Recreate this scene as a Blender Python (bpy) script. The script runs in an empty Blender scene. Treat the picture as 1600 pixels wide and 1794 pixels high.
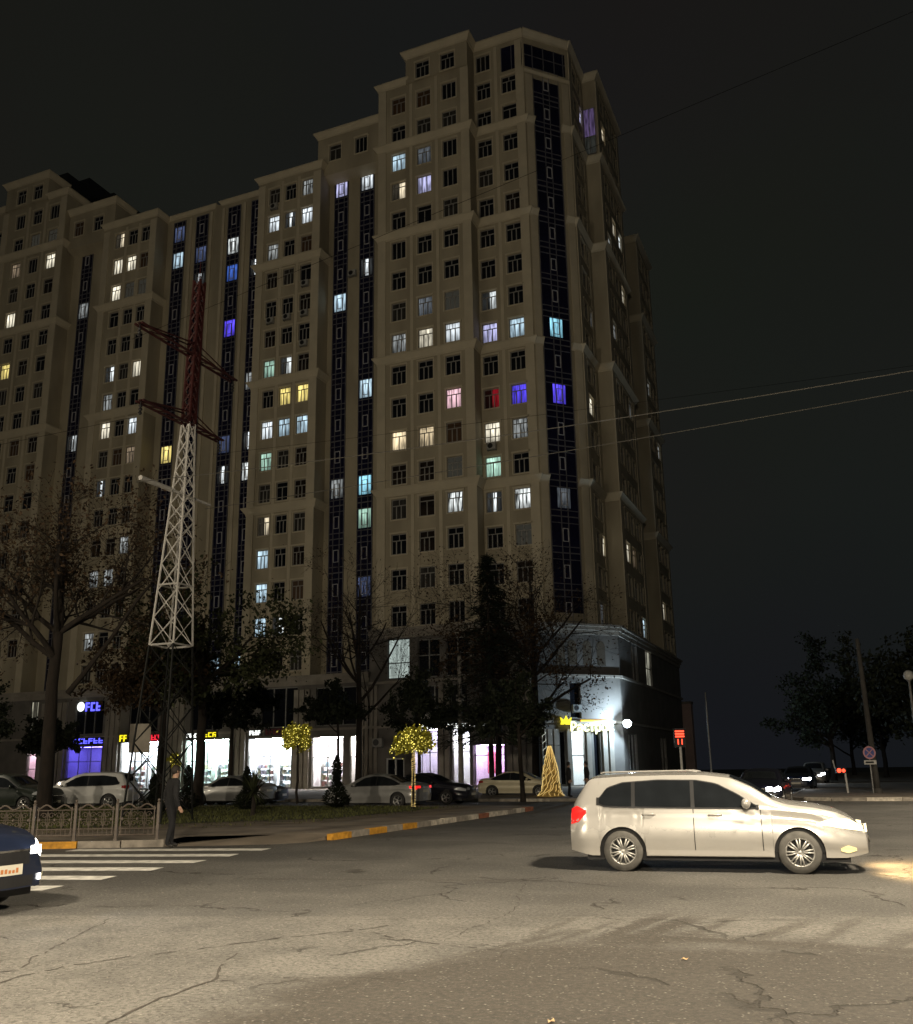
import bpy, bmesh, math, random
import numpy as np
from mathutils import Vector, Matrix
random.seed(7)
S = bpy.context.scene
C = S.collection
R = math.radians

# ------------------------------------------------------------------ camera
YAW, PITCH, ROLL = 0.393538, 0.240350, -0.0159685
c_, s_ = math.cos(YAW), math.sin(YAW)
r_ = Vector((c_, s_, 0)); h_ = Vector((-s_, c_, 0)); up_ = Vector((0, 0, 1))
f_ = h_ * math.cos(PITCH) + up_ * math.sin(PITCH)
u_ = up_ * math.cos(PITCH) - h_ * math.sin(PITCH)
X_ = r_ * math.cos(ROLL) + u_ * math.sin(ROLL)
Y_ = u_ * math.cos(ROLL) - r_ * math.sin(ROLL)
cam = bpy.data.cameras.new('camera')
camo = bpy.data.objects.new('camera', cam); C.objects.link(camo)
camo.matrix_world = Matrix(((X_.x, Y_.x, -f_.x, 0), (X_.y, Y_.y, -f_.y, 0), (X_.z, Y_.z, -f_.z, 1.58), (0, 0, 0, 1)))
cam.sensor_fit = 'VERTICAL'; cam.sensor_height = 36.0
cam.lens = 1629.8 / 1794 * 36.0
cam.shift_y = 51.0 / 1794
cam.clip_start = 0.1; cam.clip_end = 2000
S.camera = camo
S.render.resolution_x, S.render.resolution_y = 913, 1024

# ------------------------------------------------------------------ night sky, lamps, exposure
W = bpy.data.worlds.new('World'); S.world = W; W.use_nodes = True
nt = W.node_tree; nt.nodes.clear()
out = nt.nodes.new('ShaderNodeOutputWorld'); bg = nt.nodes.new('ShaderNodeBackground')
tc = nt.nodes.new('ShaderNodeTexCoord'); sx = nt.nodes.new('ShaderNodeSeparateXYZ'); rp = nt.nodes.new('ShaderNodeValToRGB')
nz = nt.nodes.new('ShaderNodeTexNoise'); nz.inputs['Scale'].default_value = 2.2; nz.inputs['Detail'].default_value = 3
mx = nt.nodes.new('ShaderNodeMix'); mx.data_type = 'RGBA'; mx.blend_type = 'MULTIPLY'; mx.inputs[0].default_value = .35
nt.links.new(tc.outputs['Generated'], sx.inputs[0]); nt.links.new(sx.outputs['Z'], rp.inputs[0])
e = rp.color_ramp.elements
e[0].position = 0.0; e[0].color = (.0072, .0082, .0098, 1)
e[1].position = .25; e[1].color = (.0092, .0098, .0092, 1)
k = e.new(.7); k.color = (.0080, .0083, .0072, 1)
nt.links.new(rp.outputs[0], mx.inputs[6]); nt.links.new(tc.outputs['Generated'], nz.inputs['Vector']); nt.links.new(nz.outputs['Color'], mx.inputs[7])
nt.links.new(mx.outputs[2], bg.inputs['Color']); bg.inputs['Strength'].default_value = 1.3
nt.links.new(bg.outputs[0], out.inputs[0])
S.view_settings.view_transform = 'Standard'; S.view_settings.look = 'None'
S.view_settings.exposure = 0; S.view_settings.gamma = 1; S.view_settings.use_curve_mapping = False
try:
    S.cycles.use_denoising = True
    S.cycles.max_bounces = 6; S.cycles.diffuse_bounces = 3; S.cycles.glossy_bounces = 3
    S.cycles.sample_clamp_indirect = 3.0
    S.cycles.caustics_reflective = False; S.cycles.caustics_refractive = False
except Exception:
    pass
LAMP_COL = (1.0, .86, .65)
# unseen street lamps outside the frame, several added only to brighten road, fence and cars: (x, y, globe height, watts)
LAMPS = [(2.7, 12.2, 8.8, 11500, 'nearest the estate car, outside the picture', 156), (-9.5, 1.2, 8.5, 10500, 'added just left of the camera to brighten the road', 128), (3.0, -11.0, 9.0, 16500, 'standing behind the camera to its right', 0),
         (-20.0, -14.0, 9.0, 16500, 'standing behind the camera to its left', 0), (-66.0, 6.0, 9.0, 6500, 'far past the left edge of the picture', 0), (-24.5, 8.0, 8.5, 8000, 'added past the left edge to brighten the crossing and fence', 124),
         (-45.0, 27.0, 9.0, 6500, 'added past the left edge to brighten the parked cars', 150), (8.5, 35.0, 9.0, 9500, 'added past the right edge to brighten the side street', 150)]

# ------------------------------------------------------------------ helpers
class MB:
    def __init__(s): s.v = []; s.f = []; s.m = []
    def add(s, vs, fs, mi=0):
        o = len(s.v); s.v += [tuple(v) for v in vs]
        for f in fs: s.f.append(tuple(i + o for i in f)); s.m.append(mi)
        return s
    def box(s, x0, x1, y0, y1, z0, z1, mi=0):
        v = [(x0, y0, z0), (x1, y0, z0), (x1, y1, z0), (x0, y1, z0), (x0, y0, z1), (x1, y0, z1), (x1, y1, z1), (x0, y1, z1)]
        return s.add(v, [(0, 3, 2, 1), (4, 5, 6, 7), (0, 1, 5, 4), (1, 2, 6, 5), (2, 3, 7, 6), (3, 0, 4, 7)], mi)
    def obox(s, o, u, n, a0, a1, d0, d1, z0, z1, mi=0):
        # box in a wall's frame: a along u, d along outward normal n
        o, u, n = Vector(o), Vector(u), Vector(n)
        P = lambda a, d, z: o + u * a + n * d + Vector((0, 0, z))
        v = [P(a0, d1, z0), P(a1, d1, z0), P(a1, d0, z0), P(a0, d0, z0), P(a0, d1, z1), P(a1, d1, z1), P(a1, d0, z1), P(a0, d0, z1)]
        return s.add(v, [(0, 3, 2, 1), (4, 5, 6, 7), (0, 1, 5, 4), (1, 2, 6, 5), (2, 3, 7, 6), (3, 0, 4, 7)], mi)
    def tube(s, pts, rad, n=6, mi=0, caps=True):
        pts = [Vector(p) for p in pts]
        if not hasattr(rad, '__len__'): rad = [rad] * len(pts)
        o = len(s.v); prev = None
        for i, p in enumerate(pts):
            d = (pts[min(i + 1, len(pts) - 1)] - pts[max(i - 1, 0)])
            d = d.normalized() if d.length > 1e-9 else Vector((0, 0, 1))
            if prev is None:
                a = d.cross(Vector((0, 0, 1)) if abs(d.z) < .9 else Vector((1, 0, 0))).normalized()
            else:
                a = (prev - d * prev.dot(d))
                a = a.normalized() if a.length > 1e-6 else d.orthogonal().normalized()
            prev = a; b = d.cross(a)
            for j in range(n):
                t = 2 * math.pi * j / n
                s.v.append(tuple(p + (a * math.cos(t) + b * math.sin(t)) * rad[i]))
        for i in range(len(pts) - 1):
            for j in range(n):
                k = (j + 1) % n
                s.f.append((o + i * n + j, o + i * n + k, o + (i + 1) * n + k, o + (i + 1) * n + j)); s.m.append(mi)
        if caps:
            s.f.append(tuple(o + j for j in reversed(range(n)))); s.m.append(mi)
            e = o + (len(pts) - 1) * n
            s.f.append(tuple(e + j for j in range(n))); s.m.append(mi)
        return s
    def lathe(s, prof, n=16, o=(0, 0, 0), axis='z', mi=0):
        b = len(s.v)
        for r, z in prof:
            for j in range(n):
                t = 2 * math.pi * j / n
                a, c = r * math.cos(t), r * math.sin(t)
                s.v.append((o[0] + a, o[1] + c, o[2] + z) if axis == 'z' else (o[0] + a, o[1] + z, o[2] + c))
        for i in range(len(prof) - 1):
            for j in range(n):
                k = (j + 1) % n
                q = (b + i * n + j, b + i * n + k, b + (i + 1) * n + k, b + (i + 1) * n + j)
                s.f.append(q if axis == 'z' else q[::-1]); s.m.append(mi)
        return s
    def quad(s, a, b, c, d, mi=0): return s.add([a, b, c, d], [(0, 1, 2, 3)], mi)
    def mesh(s, name, mats, smooth=False):
        me = bpy.data.meshes.new(name); me.from_pydata(s.v, [], s.f)
        for m in (mats if isinstance(mats, (list, tuple)) else [mats]): me.materials.append(m)
        me.polygons.foreach_set('material_index', s.m)
        if smooth: me.polygons.foreach_set('use_smooth', [True] * len(s.f))
        me.update(); return me
    def build(s, name, mats, parent=None, loc=(0, 0, 0), rz=0, smooth=False):
        return link(s.mesh(name, mats, smooth), name, parent, loc, rz)

def link(me, name, parent=None, loc=(0, 0, 0), rz=0):
    o = bpy.data.objects.new(name, me); C.objects.link(o)
    o.location = loc; o.rotation_euler = (0, 0, rz)
    if parent is not None: o.parent = parent
    return o

def tag(o, label, cat, group=None, kind=None):
    o['label'] = label; o['category'] = cat
    if group: o['group'] = group
    if kind: o['kind'] = kind
    return o

def thing(name, label, cat, loc=(0, 0, 0), rz=0, group=None):
    o = bpy.data.objects.new(name, None); C.objects.link(o)
    o.location = loc; o.rotation_euler = (0, 0, rz); o.empty_display_size = .3
    return tag(o, label, cat, group)

def struct(o, kind='structure'):
    o['kind'] = kind; return o

def copy_tree(o, parent=None):
    c = o.copy(); C.objects.link(c); c.parent = parent
    for ch in o.children: copy_tree(ch, c)
    return c

# ------------------------------------------------------------------ materials
def nodes_of(name):
    m = bpy.data.materials.new(name); m.use_nodes = True
    n = m.node_tree; b = n.nodes['Principled BSDF']
    return m, n, b

def M(name, col, rough=.6, metal=0., var=.18, scale=3., bump=0., bscale=60., emit=None, es=0., spec=.5, coat=0., stretch=None, world=False):
    m, n, b = nodes_of(name)
    tc = n.nodes.new('ShaderNodeTexCoord'); no = n.nodes.new('ShaderNodeTexNoise'); no.inputs['Scale'].default_value = scale; no.inputs['Detail'].default_value = 5
    src = tc.outputs['Object']
    if world:
        g = n.nodes.new('ShaderNodeNewGeometry'); src = g.outputs['Position']
    if stretch:
        mp = n.nodes.new('ShaderNodeMapping'); mp.inputs['Scale'].default_value = stretch; n.links.new(src, mp.inputs[0]); src = mp.outputs[0]
    n.links.new(src, no.inputs['Vector'])
    rp = n.nodes.new('ShaderNodeValToRGB')
    rp.color_ramp.elements[0].position = .3; rp.color_ramp.elements[1].position = .7
    rp.color_ramp.elements[0].color = tuple(max(0, c * (1 - var)) for c in col) + (1,)
    rp.color_ramp.elements[1].color = tuple(min(1, c * (1 + var)) for c in col) + (1,)
    n.links.new(no.outputs['Fac'], rp.inputs[0]); n.links.new(rp.outputs[0], b.inputs['Base Color'])
    b.inputs['Roughness'].default_value = rough; b.inputs['Metallic'].default_value = metal
    b.inputs['Specular IOR Level'].default_value = spec
    if coat: b.inputs['Coat Weight'].default_value = coat; b.inputs['Coat Roughness'].default_value = .05
    if bump:
        nb = n.nodes.new('ShaderNodeTexNoise'); nb.inputs['Scale'].default_value = bscale; nb.inputs['Detail'].default_value = 4
        n.links.new(src, nb.inputs['Vector'])
        bu = n.nodes.new('ShaderNodeBump'); bu.inputs['Strength'].default_value = bump; bu.inputs['Distance'].default_value = .02
        n.links.new(nb.outputs['Fac'], bu.inputs['Height']); n.links.new(bu.outputs[0], b.inputs['Normal'])
    if emit:
        b.inputs['Emission Color'].default_value = tuple(emit) + (1,); b.inputs['Emission Strength'].default_value = es
    return m

def lit(name, col, es, style='full', sample=False, lo=.35):
    """a window pane lit from inside: uneven curtain folds, optionally only one leaf lit"""
    m, n, b = nodes_of(name)
    tc = n.nodes.new('ShaderNodeTexCoord'); oi = n.nodes.new('ShaderNodeObjectInfo')
    mp = n.nodes.new('ShaderNodeMapping'); mp.inputs['Scale'].default_value = (5.5, 1, .7)
    cb = n.nodes.new('ShaderNodeCombineXYZ'); ml = n.nodes.new('ShaderNodeMath'); ml.operation = 'MULTIPLY'; ml.inputs[1].default_value = 91.7
    n.links.new(oi.outputs['Random'], ml.inputs[0]); n.links.new(ml.outputs[0], cb.inputs['X']); n.links.new(ml.outputs[0], cb.inputs['Z'])
    n.links.new(tc.outputs['Object'], mp.inputs[0]); n.links.new(cb.outputs[0], mp.inputs['Location'])
    no = n.nodes.new('ShaderNodeTexNoise'); no.inputs['Scale'].default_value = 1.0; no.inputs['Detail'].default_value = 2
    n.links.new(mp.outputs[0], no.inputs['Vector'])
    mr = n.nodes.new('ShaderNodeMapRange'); mr.inputs['From Min'].default_value = .36; mr.inputs['From Max'].default_value = .62
    mr.inputs['To Min'].default_value = lo; mr.inputs['To Max'].default_value = 1.1
    n.links.new(no.outputs['Fac'], mr.inputs['Value'])
    f = mr.outputs[0]
    # hot spot of a ceiling lamp painted into the pane's glow, dimmer towards the sill
    spz = n.nodes.new('ShaderNodeSeparateXYZ'); n.links.new(tc.outputs['Object'], spz.inputs[0])
    wn = n.nodes.new('ShaderNodeTexWhiteNoise'); wn.noise_dimensions = '1D'; n.links.new(oi.outputs['Random'], wn.inputs['W'])
    lx = n.nodes.new('ShaderNodeMath'); lx.operation = 'MULTIPLY_ADD'; lx.inputs[1].default_value = 1.0; lx.inputs[2].default_value = -.5; n.links.new(wn.outputs['Value'], lx.inputs[0])
    cl = n.nodes.new('ShaderNodeCombineXYZ'); n.links.new(lx.outputs[0], cl.inputs['X']); cl.inputs['Y'].default_value = .13; cl.inputs['Z'].default_value = .45
    dv = n.nodes.new('ShaderNodeVectorMath'); dv.operation = 'DISTANCE'; n.links.new(tc.outputs['Object'], dv.inputs[0]); n.links.new(cl.outputs[0], dv.inputs[1])
    m2 = n.nodes.new('ShaderNodeMapRange'); m2.inputs['From Min'].default_value = .1; m2.inputs['From Max'].default_value = 1.5; m2.inputs['To Min'].default_value = 1.35; m2.inputs['To Max'].default_value = .38; n.links.new(dv.outputs['Value'], m2.inputs['Value'])
    mm = n.nodes.new('ShaderNodeMath'); mm.operation = 'MULTIPLY'; n.links.new(f, mm.inputs[0]); n.links.new(m2.outputs[0], mm.inputs[1]); f = mm.outputs[0]
    # some rooms are brighter than others
    m3 = n.nodes.new('ShaderNodeMapRange'); m3.inputs['To Min'].default_value = .9; m3.inputs['To Max'].default_value = 1.45; n.links.new(oi.outputs['Random'], m3.inputs['Value'])
    mm = n.nodes.new('ShaderNodeMath'); mm.operation = 'MULTIPLY'; n.links.new(f, mm.inputs[0]); n.links.new(m3.outputs[0], mm.inputs[1]); f = mm.outputs[0]
    if style == 'half' or style == 'slit':
        sp = n.nodes.new('ShaderNodeSeparateXYZ'); n.links.new(tc.outputs['Object'], sp.inputs[0])
        g = n.nodes.new('ShaderNodeMath'); g.operation = 'GREATER_THAN'; g.inputs[1].default_value = .05 if style == 'half' else -.12
        n.links.new(sp.outputs['X'], g.inputs[0]); q = g.outputs[0]
        if style == 'slit':
            g2 = n.nodes.new('ShaderNodeMath'); g2.operation = 'LESS_THAN'; g2.inputs[1].default_value = .2
            n.links.new(sp.outputs['X'], g2.inputs[0]); g3 = n.nodes.new('ShaderNodeMath'); g3.operation = 'MULTIPLY'
            n.links.new(q, g3.inputs[0]); n.links.new(g2.outputs[0], g3.inputs[1]); q = g3.outputs[0]
        a = n.nodes.new('ShaderNodeMath'); a.operation = 'MAXIMUM'; a.inputs[1].default_value = .03; n.links.new(q, a.inputs[0])
        k = n.nodes.new('ShaderNodeMath'); k.operation = 'MULTIPLY'; n.links.new(f, k.inputs[0]); n.links.new(a.outputs[0], k.inputs[1]); f = k.outputs[0]
    k = n.nodes.new('ShaderNodeMath'); k.operation = 'MULTIPLY'; k.inputs[1].default_value = es
    n.links.new(f, k.inputs[0]); n.links.new(k.outputs[0], b.inputs['Emission Strength'])
    b.inputs['Emission Color'].default_value = tuple(col) + (1,)
    b.inputs['Base Color'].default_value = (.02, .02, .02, 1); b.inputs['Roughness'].default_value = .12
    if not sample: m.cycles.emission_sampling = 'NONE'
    return m

PLASTER = M('cream_plaster', (.39, .345, .25), .85, var=.22, scale=.42, bump=.25, bscale=9, stretch=(1, 1, .35))
PLASTER2 = M('cream_trim', (.53, .475, .355), .8, var=.08, scale=.8)
PLASTER_SIDE = PLASTER
STONE = M('grey_cladding', (.16, .15, .135), .7, var=.2, scale=.8, bump=.2, bscale=12)
STONE_L = M('pale_stone', (.30, .275, .235), .7, var=.16, scale=1.2, bump=.2, bscale=14)
GLASS = M('dark_glass', (.008, .009, .012), .08, var=.3, scale=.6)
GLASS_CURT = M('curtained_glass', (.040, .038, .034), .25, var=.45, scale=1.1, stretch=(4, 1, .5))
GLASS_BLIND = M('blind_glass', (.022, .016, .012), .2, var=.4, scale=.8)
GLASS_BROWN = M('brown_shutter', (.075, .040, .018), .5, var=.2, scale=2)
GLASS_NAVY = M('navy_glass', (.008, .008, .030), .12, var=.3, scale=.4)
GLASS_DIM = M('dim_glass', (.03, .03, .028), .2, var=.3, scale=1, emit=(.5, .48, .38), es=.05)
FRAME = M('window_frame', (.27, .265, .25), .5, var=.1)
MULL = M('mullion_metal', (.14, .14, .155), .4, var=.2)
VENT = M('vent_frame', (.55, .55, .58), .45, var=.1)
IRON = M('brown_iron', (.13, .105, .085), .55, var=.25, scale=6, bump=.2)
STEEL = M('galvanised_steel', (.26, .26, .25), .5, .5, var=.2, scale=5)
DARKSTEEL = M('near_black_steel', (.004, .005, .004), .6, var=.3, scale=4)  # colour taken near black so the lower lattice reads as a silhouette
WHITEPAINT = M('white_tower_paint', (.58, .565, .53), .55, var=.15, scale=4)
REDPAINT = M('red_tower_paint', (.040, .0055, .005), .6, var=.25, scale=4)
CONCRETE = M('concrete', (.22, .21, .19), .85, var=.2, scale=2.5, bump=.3, bscale=30)
KERB_GREY = M('kerb_grey', (.27, .24, .20), .85, var=.3, scale=5, bump=.4, bscale=30, world=True)
KERB_YEL = M('kerb_yellow', (.52, .25, .022), .8, var=.35, scale=6, bump=.4, bscale=30, world=True)
KERB_WHT = M('kerb_white', (.50, .45, .37), .8, var=.4, scale=6, bump=.4, bscale=30, world=True)
KERB_RED = M('kerb_worn_red', (.28, .10, .05), .8, var=.4, scale=6, bump=.4, bscale=30, world=True)
PAVE = M('pavement', (.20, .165, .125), .9, var=.35, scale=.9, bump=.4, bscale=25, world=True)
DIRT = M('bare_earth', (.16, .125, .08), .95, var=.45, scale=1.3, bump=.6, bscale=18, world=True)
RUBBER = M('tyre_rubber', (.022, .021, .02), .8, var=.3, scale=12)
RUBBER_D = M('dusty_tyre', (.10, .095, .085), .85, var=.25, scale=9)
RIM = M('alloy_rim', (.55, .55, .54), .3, .85, var=.1)
CHROME = M('chrome', (.6, .6, .6), .15, 1., var=.05)
BLACKTRIM = M('black_trim', (.015, .015, .016), .45, var=.2)
CARGLASS = M('car_glass', (.012, .014, .016), .06, var=.2, spec=.22)
PLATE = M('plate_white', (.7, .66, .55), .5, var=.05)
PLATE_TXT = M('plate_orange', (.55, .20, .06), .5, var=.1)
BARK = M('bark', (.019, .014, .010), .95, var=.4, scale=7, bump=.6, bscale=20, stretch=(1, 1, .3))
TWIG = M('twig', (.060, .045, .030), .9, var=.3)
BLACKCLOTH = M('black_cloth', (.012, .012, .013), .9, var=.3, scale=8)
JEANS = M('dark_trousers', (.010, .010, .012), .9, var=.3, scale=8)
SKIN = M('skin', (.42, .26, .18), .6, var=.08, scale=6)
HAIR = M('dark_hair', (.02, .014, .01), .7, var=.3, scale=20)
SHOE = M('dark_shoe', (.03, .027, .024), .6, var=.2)
def leafmat(name, col, var=.5):
    m, n, b = nodes_of(name)
    g = n.nodes.new('ShaderNodeNewGeometry'); rp = n.nodes.new('ShaderNodeValToRGB')
    rp.color_ramp.elements[0].color = tuple(c * (1 - var) for c in col) + (1,); rp.color_ramp.elements[1].color = tuple(c * (1 + var) for c in col) + (1,)
    n.links.new(g.outputs['Random Per Island'], rp.inputs[0]); n.links.new(rp.outputs[0], b.inputs['Base Color'])
    b.inputs['Roughness'].default_value = .7; b.inputs['Specular IOR Level'].default_value = .2
    return m
LEAF_DK = leafmat('dark_leaf', (.018, .023, .013))
LEAF_BR = leafmat('brown_leaf', (.048, .030, .016))
LEAF_GR = leafmat('green_leaf', (.036, .042, .018))
LEAF_NEEDLE = leafmat('needle', (.020, .030, .020))
GRASS = leafmat('grass_blade', (.075, .080, .026))
TURF = M('turf', (.060, .060, .024), .95, var=.5, scale=1.1, bump=.6, bscale=20, world=True)
def glow(name, col, es, sample=True):
    m = M(name, tuple(c * .55 for c in col), .5, emit=col, es=es, var=.02)
    if not sample: m.cycles.emission_sampling = 'NONE'
    return m
FAIRY = glow('fairy_lights', (1, .86, .18), 2.2, False)
GOLD = glow('gold_lights', (1, .72, .25), 1.0, False)
LED_WHITE = glow('led_white', (.85, .95, 1), 6)
HEADLIGHT = glow('headlight_lens', (1, .96, .86), 9)
HEADLIGHT_W = glow('headlight_warm', (1, .86, .55), 2.2)
FOG = glow('fog_lamp', (1, .80, .35), 1.1)
HEAD_OFF = M('headlight_off', (.45, .47, .5), .15, .3, var=.2)
TAIL = glow('tail_red', (1, .02, .02), 1.1)
TAIL_OFF = M('tail_dark', (.30, .012, .012), .25, var=.1)
SIGN_BLUE = glow('sign_blue', (.10, .10, 1), 2.2, False)
SIGN_WHITE = glow('sign_white', (.95, 1, .95), 1.7, False)
SIGN_YEL = glow('sign_yellow', (1, .85, .02), 1.2, False)
SIGN_RED = glow('sign_red', (1, .03, .06), 1.0, False)
SIGN_ORA = glow('sign_orange', (1, .42, .05), 1.1, False)
LED_RED = glow('led_red', (1, .07, .03), 3.0, False)
L = dict(
    white=lit('pane_white', (.86, .94, 1), .95), cool=lit('pane_cool', (.62, .85, 1), .85), warm=lit('pane_warm', (1, .80, .50), .85),
    yellow=lit('pane_yellow', (1, .80, .25), .95), violet=lit('pane_violet', (.12, .08, 1), 1.1), lilac=lit('pane_lilac', (.62, .62, 1), .85),
    pink=lit('pane_pink', (1, .62, .70), .95), blue=lit('pane_blue', (.10, .25, 1), .55), cyan=lit('pane_cyan', (.35, .80, 1), .85),
    green=lit('pane_green', (.62, 1, .80), .65), dim=lit('pane_dim', (.55, .62, .70), .16), dimw=lit('pane_dim_warm', (1, .75, .5), .22),
    cream=lit('pane_cream', (1, .92, .72), .95), wslit=lit('pane_slit', (.9, .97, 1), 1.0, 'slit'), whalf=lit('pane_half', (.9, .97, .98), .9, 'half'),
    yhalf=lit('pane_half_warm', (1, .85, .6), .95, 'half'), curt=lit('pane_curtains', (.9, .96, .95), 1.05, lo=.02), red=lit('pane_red', (1, .02, .05), .18, 'half'),
    wdim=lit('pane_half_dim', (.75, .8, .8), .35, lo=.05), bdim=lit('pane_bluish', (.3, .4, .8), .16))
# ------------------------------------------------------------------ the ground
def poly_sheet(name, pts, z, mat, hs=0, kind='structure', parent=None):
    bm = bmesh.new(); vs = [bm.verts.new((p[0], p[1], z)) for p in pts]; bm.faces.new(vs)
    bmesh.ops.triangulate(bm, faces=bm.faces[:])
    if hs:
        for i in range(len(pts)):
            a, b = pts[i], pts[(i + 1) % len(pts)]
            q = [bm.verts.new((a[0], a[1], z)), bm.verts.new((b[0], b[1], z)), bm.verts.new((b[0], b[1], z - hs)), bm.verts.new((a[0], a[1], z - hs))]
            bm.faces.new(q)
    bmesh.ops.recalc_face_normals(bm, faces=bm.faces[:])
    me = bpy.data.meshes.new(name); bm.to_mesh(me); bm.free(); me.materials.append(mat)
    if me.polygons[0].normal.z < 0: me.flip_normals()
    o = link(me, name, parent)
    if kind: o['kind'] = kind
    return o

def asphalt():
    m, n, b = nodes_of('asphalt')
    N = n.nodes.new; Lk = n.links.new
    g = N('ShaderNodeNewGeometry'); P = g.outputs['Position']
    sp = N('ShaderNodeSeparateXYZ'); Lk(P, sp.inputs[0])
    def noise(sc, det=4, rough=.55, vec=P):
        q = N('ShaderNodeTexNoise'); q.inputs['Scale'].default_value = sc; q.inputs['Detail'].default_value = det; q.inputs['Roughness'].default_value = rough; Lk(vec, q.inputs['Vector']); return q.outputs['Fac']
    def math_(op, a, c=None, d=None):
        q = N('ShaderNodeMath'); q.operation = op
        for i, v in enumerate((a, c, d)):
            if v is None: continue
            if isinstance(v, (int, float)): q.inputs[i].default_value = v
            else: Lk(v, q.inputs[i])
        return q.outputs[0]
    def mixc(f, a, c):
        q = N('ShaderNodeMix'); q.data_type = 'RGBA'
        if isinstance(f, (int, float)): q.inputs[0].default_value = f
        else: Lk(f, q.inputs[0])
        for i, v in ((6, a), (7, c)):
            if isinstance(v, tuple): q.inputs[i].default_value = v
            else: Lk(v, q.inputs[i])
        return q.outputs[2]
    def rng(v, a, c, t0=0., t1=1.):
        q = N('ShaderNodeMapRange'); q.interpolation_type = 'SMOOTHSTEP'; Lk(v, q.inputs['Value'])
        q.inputs['From Min'].default_value = a; q.inputs['From Max'].default_value = c; q.inputs['To Min'].default_value = t0; q.inputs['To Max'].default_value = t1; return q.outputs[0]
    # stretched along the traffic direction
    mp = N('ShaderNodeMapping'); mp.inputs['Rotation'].default_value = (0, 0, R(-79)); mp.inputs['Scale'].default_value = (.20, 2.3, 1); Lk(P, mp.inputs[0])
    mp2 = N('ShaderNodeMapping'); mp2.inputs['Rotation'].default_value = (0, 0, R(-8)); mp2.inputs['Scale'].default_value = (.12, 1.1, 1); Lk(P, mp2.inputs[0])
    base = mixc(rng(noise(.35, 5), .35, .68), (.085, .081, .073, 1), (.150, .142, .126, 1))
    base = mixc(math_('MULTIPLY', rng(noise(.9, 4, .6, mp2.outputs[0]), .40, .70), .35), base, (.085, .080, .072, 1))
    # old pale worn strip in front of the camera : starts at a seam y' = 9.0
    seam = math_('SUBTRACT', math_('MULTIPLY_ADD', sp.outputs['X'], -.29, sp.outputs['Y']), math_('MULTIPLY_ADD', noise(2.2, 3), .25, 11.22))
    worn = rng(seam, -.06, .06, 1, 0)
    base = mixc(math_('MULTIPLY', worn, .55), base, mixc(rng(noise(1.3, 6, .7), .35, .65), (.125, .118, .104, 1), (.225, .212, .186, 1)))
    # fresh dark patch lower right, ragged, dragged out along tyre tracks
    d1 = math_('MULTIPLY_ADD', math_('MAXIMUM', math_('SUBTRACT', sp.outputs['Y'], 6.8), 0.), .66, -4.1)
    d1 = math_('SUBTRACT', d1, sp.outputs['X'])
    d2 = math_('SUBTRACT', math_('MULTIPLY_ADD', sp.outputs['X'], -.06, sp.outputs['Y']), 9.55)
    tr0 = math_('MULTIPLY', math_('SUBTRACT', noise(1.0, 3, .5, mp.outputs[0]), .46), 9.0)
    d2 = math_('ADD', d2, math_('MULTIPLY', tr0, .22))
    dd = math_('MAXIMUM', d1, d2)
    rag = math_('MULTIPLY', math_('SUBTRACT', noise(1.1, 4, .6), .5), 1.1)
    tr = math_('MULTIPLY', math_('SUBTRACT', noise(6, 4, .7), .5), .5)
    dd = math_('ADD', dd, math_('ADD', rag, tr))
    patch = rng(dd, -.30, .30, 1, 0)
    # dark drag marks pulled out of the patch by tyres
    wob = math_('MULTIPLY', math_('SUBTRACT', noise(5, 5, .7), .5), .30)
    for ax, ay, bx, by, w_, k_ in ((-1.9, 8.6, -1.25, 11.4, .06, .7), (-.6, 9.2, -.05, 11.6, .07, .6), (-3.0, 8.0, -2.45, 10.6, .05, .7), (-2.5, 8.8, -2.03, 11.3, .10, .9), (-2.35, 8.4, -1.70, 11.15, .13, .95), (-1.25, 9.0, -.55, 11.2, .10, .7), (-3.4, 7.8, -2.7, 9.9, .07, .8), (.0, 9.3, .5, 10.9, .11, .7), (-6.6, 20.6, -4.4, 24.2, .10, .5), (-6.0, 20.0, -4.5, 21.9, .12, .5), (-9.0, 12.6, -4.0, 13.6, .10, .4), (-3.1, 9.1, -2.95, 10.9, .05, .6)):
        dx, dy = bx - ax, by - ay; l_ = math.hypot(dx, dy); dx /= l_; dy /= l_
        t_ = math_('ADD', math_('MULTIPLY_ADD', sp.outputs['X'], dx, -(ax * dx + ay * dy)), math_('MULTIPLY', sp.outputs['Y'], dy))
        p_ = math_('ABSOLUTE', math_('ADD', math_('ADD', math_('MULTIPLY_ADD', sp.outputs['X'], -dy, (ax * dy - ay * dx)), math_('MULTIPLY', sp.outputs['Y'], dx)), math_('MULTIPLY', wob, .5)))
        e_ = math_('MULTIPLY', rng(t_, -.1, .3), rng(t_, l_ - .9, l_ + .05, 1, 0))
        m_ = math_('MULTIPLY', math_('MULTIPLY', rng(math_('ADD', p_, wob), w_ - .05, w_ + .05, 1, 0), e_), k_)
        patch = math_('MAXIMUM', patch, m_)
    fine = noise(60, 3, .7); med = noise(17, 6, .85)
    base = mixc(math_('MULTIPLY', patch, .84), base, mixc(rng(med, .35, .65), (.024, .020, .015, 1), (.078, .066, .051, 1)))
    # aggregate speckle
    vo = N('ShaderNodeTexVoronoi'); vo.inputs['Scale'].default_value = 24; Lk(P, vo.inputs['Vector'])
    spk = math_('MULTIPLY', rng(vo.outputs['Distance'], .10, .34, 1, 0), rng(noise(9, 3, .6), .42, .62))
    base = mixc(math_('MULTIPLY', spk, .80), base, (.36, .335, .29, 1))
    base = mixc(math_('MULTIPLY', rng(noise(22, 5, .8), .45, .62), .75), base, (.040, .036, .031, 1))
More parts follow.
